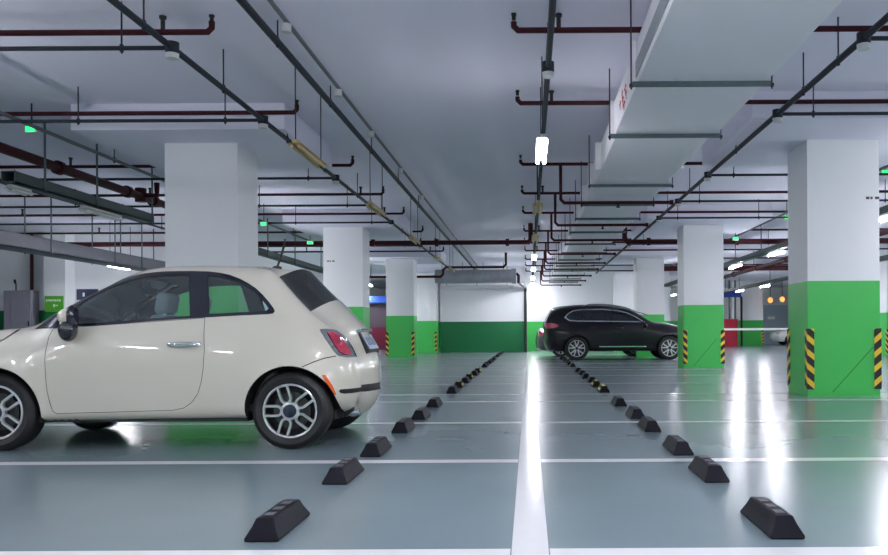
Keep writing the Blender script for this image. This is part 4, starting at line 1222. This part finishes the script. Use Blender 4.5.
for k, (y, lit) in enumerate([(8.95, True), (13.45, False), (17.95, False), (22.45, True), (26.9, True), (31.4, True), (35.6, True), (39.4, True)]):
    lamp(0.16, y, LZ, lit, ['glaring lit lamp hanging at the centre of the ceiling, nearest of its row', 'unlit yellowish lamp hanging second in the centre row', 'unlit lamp hanging third in the centre row',
         'lit lamp fourth in the centre row beside the white duct', 'lit lamp fifth in the centre row', 'lit lamp sixth in the centre row', 'lit lamp seventh in the centre row', 'farthest lit lamp of the centre row'][k], mats=None if lit else 'tan', soft=k < 5)
for y in (3.4, -0.6, -4.6, -8.5):  # unseen lamps, more of them added to lift the ambient light
    lamp(0.16, y, LZ, True, 'lit lamp of the centre row overhead or behind the viewer', wing=0)
for k, y in enumerate((9.14, 13.45, 18.1, 22.9, 27.0)):
    lamp(-2.66, y, LZ, False, 'unlit tan lamp on long rods left of centre, %s from the camera' % ORD[k], mats='tan')
for y in (3.2, -0.6, -4.4):
    lamp(-2.66, y, LZ, False, 'unlit tan lamp left of centre, overhead or behind the viewer', mats='tan')
for k, y in enumerate((-8.0, -3.5, 1.0, 5.5, 10.0, 14.5, 17.5, 21.6, 26.0, 30.5, 35.0)):  # row carried on out of view, with lamps added for general brightness
    lamp(6.85, y, 3.06, True, 'lit lamp of the right inner row out of view beyond the nearest column' if k < 7 else 'lit lamp in the right inner row, %s of those past the nearest column' % ['first', 'second', 'third', 'fourth'][k - 7], rods=False)
for k, y in enumerate((-6.5, -0.5, 5.5, 11.5, 17.5, 22.0, 26.0, 31.5, 37.5, 42.0)):  # unseen near end filled out with added lamps for ambient light
    lamp(11.2, y, 3.04, True, 'lit lamp of the right outer row out of view past the right edge' if k < 6 else 'lit lamp in the right outer row, %s from the right edge' % ['first', 'second', 'third', 'fourth'][k - 6], rods=False, wing=0 if k < 6 else 0.062)
lamp(-7.1, 10.97, 2.92, False, 'short unlit lamp under the near end of the dark grey-green tray', L=0.45, rods=False)
lamp(-7.1, 12.75, 2.92, False, 'unlit lamp under the far half of the dark grey-green tray', rods=False)
for k, y in enumerate((-7.0, -2.5, 2.0, 6.6)):  # unseen; the farthest one is added to brighten near column and hatchback side
    lamp(-7.35, y, 3.1, True, 'lit lamp at left, out of view beside the viewer', wing=0)
for k, y in enumerate((17.0, 19.2)):  # unseen lamps added to light the front of the second left-hand column
    lamp(-7.1, y, 2.92, True, 'added lit lamp hidden behind the column that stands behind the hatchback', rods=False)
lamp(-7.1, 28.6, 2.92, True, 'lit lamp seen over the hatchback spoiler', rods=False)
lamp(-7.1, 35.0, 3.05, True, 'lit lamp seen between second and third left-hand columns')
lamp(-11.45, 21.9, 2.80, True, 'bright lit lamp above the hatchback windscreen, below the wide grey trunking', top=CEIL)
for y in (-5, 1.0):
    lamp(-11.45, y, 2.80, True, 'lit lamp of the far left row, out of view')
lamp(-14.4, 16.5, 3.1, True, 'added lit lamp far left, out of view before the narrow pilaster')  # added to throw light on the pilaster front
lamp(-9.0, 43.3, 3.0, True, 'far lit lamp over the maroon door')
for y in (46.0, 52.0): lamp(9.5, y, 3.3, True, 'far lit lamp in the back right area near the crimson panel, at %s' % ('its front' if y < 50 else 'its rear'))
lamp(18.0, 48.0, 3.3, True, 'far lit lamp over the distant white car')
lamp(18.0, 24.0, 3.3, True, 'lit lamp far right, out of view')
lamp(18.0, 10.0, 3.3, True, 'lit lamp farther right, out of view')

# green exit lights
def exitlamp(x, y, z, label):
    t = thing('exit_light', label, 'exit light', (x, y, z), 'green exit lights')
    MB().box(x - 0.085, x + 0.085, y - 0.03, y + 0.03, z - 0.05, z + 0.05).build('light_box', M['lampgrey'], t, smooth=False, bevel=0.01)
    MB().box(x - 0.062, x + 0.062, y - 0.036, y - 0.031, z - 0.034, z + 0.034).build('light_panel', M['greenlamp'], t, smooth=False)
    MB().cyl((x, y, z + 0.05), (x, y, CEIL), 0.01, 6).build('hanger_rod', M['steel'], t)
exitlamp(-6.62, 10.7, 3.68, 'glowing green exit light at upper left over the bonnet')
exitlamp(-6.30, 19.1, 3.55, 'glowing green exit light just right of the column behind the hatchback')
exitlamp(-6.10, 22.4, 3.47, 'glowing green exit light left of the second left-hand column')
exitlamp(-7.3, 37.0, 3.50, 'tiny green exit light between the second and third left-hand columns')
exitlamp(6.23, 14.0, 3.69, 'glowing green exit light right of the nearest right-hand column')
exitlamp(6.22, 19.3, 3.66, 'glowing green exit light at the left edge of the nearest right-hand column')
exitlamp(5.78, 22.4, 3.52, 'green exit light on the red main right of the second right-hand column')

# ------------------------------------------------------------------ left background
t = thing('pilaster', 'narrow white pilaster with a green sign, behind the hatchback bonnet', 'column', (-14.25, 24.6, 0))
MB().box(-14.57, -13.93, 24.1, 24.6, GT, CEIL).build('upper_shaft', M['white'], t, smooth=False)
MB().box(-14.573, -13.927, 24.097, 24.6, 0, GT).build('painted_base', M['dgreen'], t, smooth=False)
t = thing('direction_sign', 'bright green sign with white lettering on the narrow pilaster', 'sign', (-14.25, 24.07, 1.72))
MB().box(-14.52, -13.97, 24.05, 24.09, 1.62, 2.10).build('sign_board', M['signgreen'], t, smooth=False)
m = MB()
for k in range(7):
    m.box(-14.48 + k * 0.066, -14.44 + k * 0.066, 24.043, 24.05, 1.93 + 0.012 * (k % 2), 2.0)
    m.box(-14.485 + k * 0.066, -14.43 + k * 0.066, 24.043, 24.05, 1.955, 1.968)
m.box(-14.26, -14.22, 24.043, 24.05, 1.76, 1.86); m.box(-14.22, -14.12, 24.043, 24.05, 1.80, 1.83)
m.build('sign_lettering', M['signwhite'], t, smooth=False)
t = thing('electrical_cabinet', 'grey electrical cabinet against the wall beyond the bonnet', 'cabinet', (-15.4, 24.8, 0))
MB().box(-15.85, -15.0, 24.2, 24.58, 0, 2.28).build('cabinet_body', M['cabinet'], t, smooth=False, bevel=0.01)
MB().box(-15.62, -15.03, 24.175, 24.2, 0.1, 2.24).build('cabinet_door', M['cabinet'], t, smooth=False, bevel=0.006)
MB().box(-15.10, -15.06, 24.155, 24.175, 1.2, 1.35).build('door_handle', M['black'], t, smooth=False)
MB().cyl((-15.6, 24.4, 2.28), (-15.6, 24.4, 2.5), 0.02, 8).cyl((-15.62, 24.4, 2.5), (-15.64, 24.4, 2.62), 0.035, 8).build('vent_stub', M['black'], t)
o = MB().tube([(-15.12, 24.4, 4.02), (-15.12, 24.4, 2.30)], 0.05, 10)
tag(o.build('riser_pipe', M['red'], org=(-15.12, 24.4, 2.3)), 'dark red riser pipe above the grey electrical cabinet', 'pipe')
o = MB().box(-13.85, -13.2, 24.56, 24.59, 2.0, 2.33)
o = tag(o.build('wall_notice', M['signnavy'], org=(-13.5, 24.57, 2.0), smooth=False), 'dark navy notice board on the wall right of the narrow pilaster', 'sign')
MB().box(-13.66, -13.60, 24.55, 24.56, 2.10, 2.22).build('notice_mark', M['signwhite'], o, smooth=False)

# between the left-hand columns
t = thing('steel_door', 'maroon steel door between the second and third left-hand columns', 'door panel', (-8.6, 45, 0))
MB().box(-9.4, -7.7, 45.0, 45.15, 0, 1.25).build('lower_panel', M['maroon'], t, smooth=False)
MB().box(-9.4, -7.7, 45.0, 45.15, 1.25, 2.6).build('upper_panel', M['mauve'], t, smooth=False)
t = thing('overhead_sign', 'bright blue overhead sign box above the maroon door', 'sign', (-8.5, 44.6, 3.2))
MB().box(-9.1, -7.8, 44.5, 44.7, 2.62, 2.98).build('sign_box', M['signblue'], t, smooth=False)
for x in (-8.9, -8.0): MB().cyl((x, 44.6, 2.98), (x, 44.6, CEIL), 0.015, 6).build('hanger_rod', M['steel'], t)
o = MB().tube([(-6.6, 42.0, 0.0), (-6.6, 42.0, 1.3)], 0.09, 12)
tag(o.build('bollard', M['crimson'], org=(-6.6, 42, 0)), 'red striped post between the third and farthest left-hand columns', 'bollard')

# ------------------------------------------------------------------ right background
t = thing('fire_cabinet', 'crimson fire cabinet panel at the far right beside the far column', 'cabinet', (12.1, 48.3, 0))
MB().box(11.55, 12.55, 48.2, 48.5, 0, 1.66).build('cabinet_body', M['crimson'], t, smooth=False, bevel=0.01)
MB().box(11.62, 12.48, 48.18, 48.2, 0.1, 1.58).build('cabinet_door', M['crimson'], t, smooth=False)
t = thing('overhead_sign', 'small blue overhead sign above the crimson fire cabinet', 'sign', (11.7, 46.5, 3.0))
MB().box(11.3, 12.3, 46.45, 46.55, 2.9, 3.3).build('sign_box', M['signblue'], t, smooth=False)
for x in (11.4, 12.2): MB().cyl((x, 46.5, 3.3), (x, 46.5, CEIL), 0.015, 6).build('hanger_rod', M['steel'], t)
for k, x in enumerate((11.75, 12.15, 12.5)):
    o = MB().tube([(x, 48.6, 1.66), (x, 48.6, 4.02)], 0.06, 8)
    tag(o.build('riser_pipe', M['bar'], org=(x, 48.6, 1.66)), 'grey riser pipe rising behind the crimson cabinet, %s of three' % ['leftmost', 'middle', 'rightmost'][k], 'pipe', 'three grey risers')
o = MB().tube([(13.2, 49.8, 0), (13.2, 49.8, 3.0), (13.0, 49.6, 3.2), (12.3, 49.6, 3.5)], 0.07, 10)
tag(o.build('drain_pipe', M['black'], org=(13.2, 49.8, 0)), 'dark vertical pipe on the face of the far right column', 'pipe')
t = thing('steel_door', 'blue-grey steel door on the back wall above the distant white car', 'door panel', (17.2, 56.9, 0))
MB().box(15.9, 18.6, 56.80, 56.98, 0, 2.75).build('door_leaf', M['bluegrey'], t, smooth=False)
MB().box(16.9, 17.4, 56.78, 56.80, 1.75, 1.95).build('door_notice', M['signwhite'], t, smooth=False)
for k, (x, y, z) in enumerate(((14.9, 49.5, 2.83), (15.8, 50.0, 2.9))):
    t = thing('warm_lamp', 'round orange lamp near the blue-grey door, %s of two' % ['left', 'right'][k], 'lamp', (x, y, z), 'round orange lamps')
    MB().sphere((x, y, z), 0.16, 0.10, 0.17).build('lamp_globe', M['warm'], t)
    MB().cyl((x, y, z + 0.16), (x, y, CEIL), 0.02, 6).build('hanger_rod', M['steel'], t)
t = thing('barrier_gate', 'white barrier arm across the lane between the two nearest right-hand columns', 'barrier', (13.2, 35, 0))
MB().box(13.05, 13.4, 34.85, 35.2, 0, 1.15).build('barrier_cabinet', M['orange'], t, smooth=False, bevel=0.02)
MB().box(7.6, 13.2, 34.78, 34.84, 0.97, 1.06).build('barrier_arm', M['signwhite'], t, smooth=False)
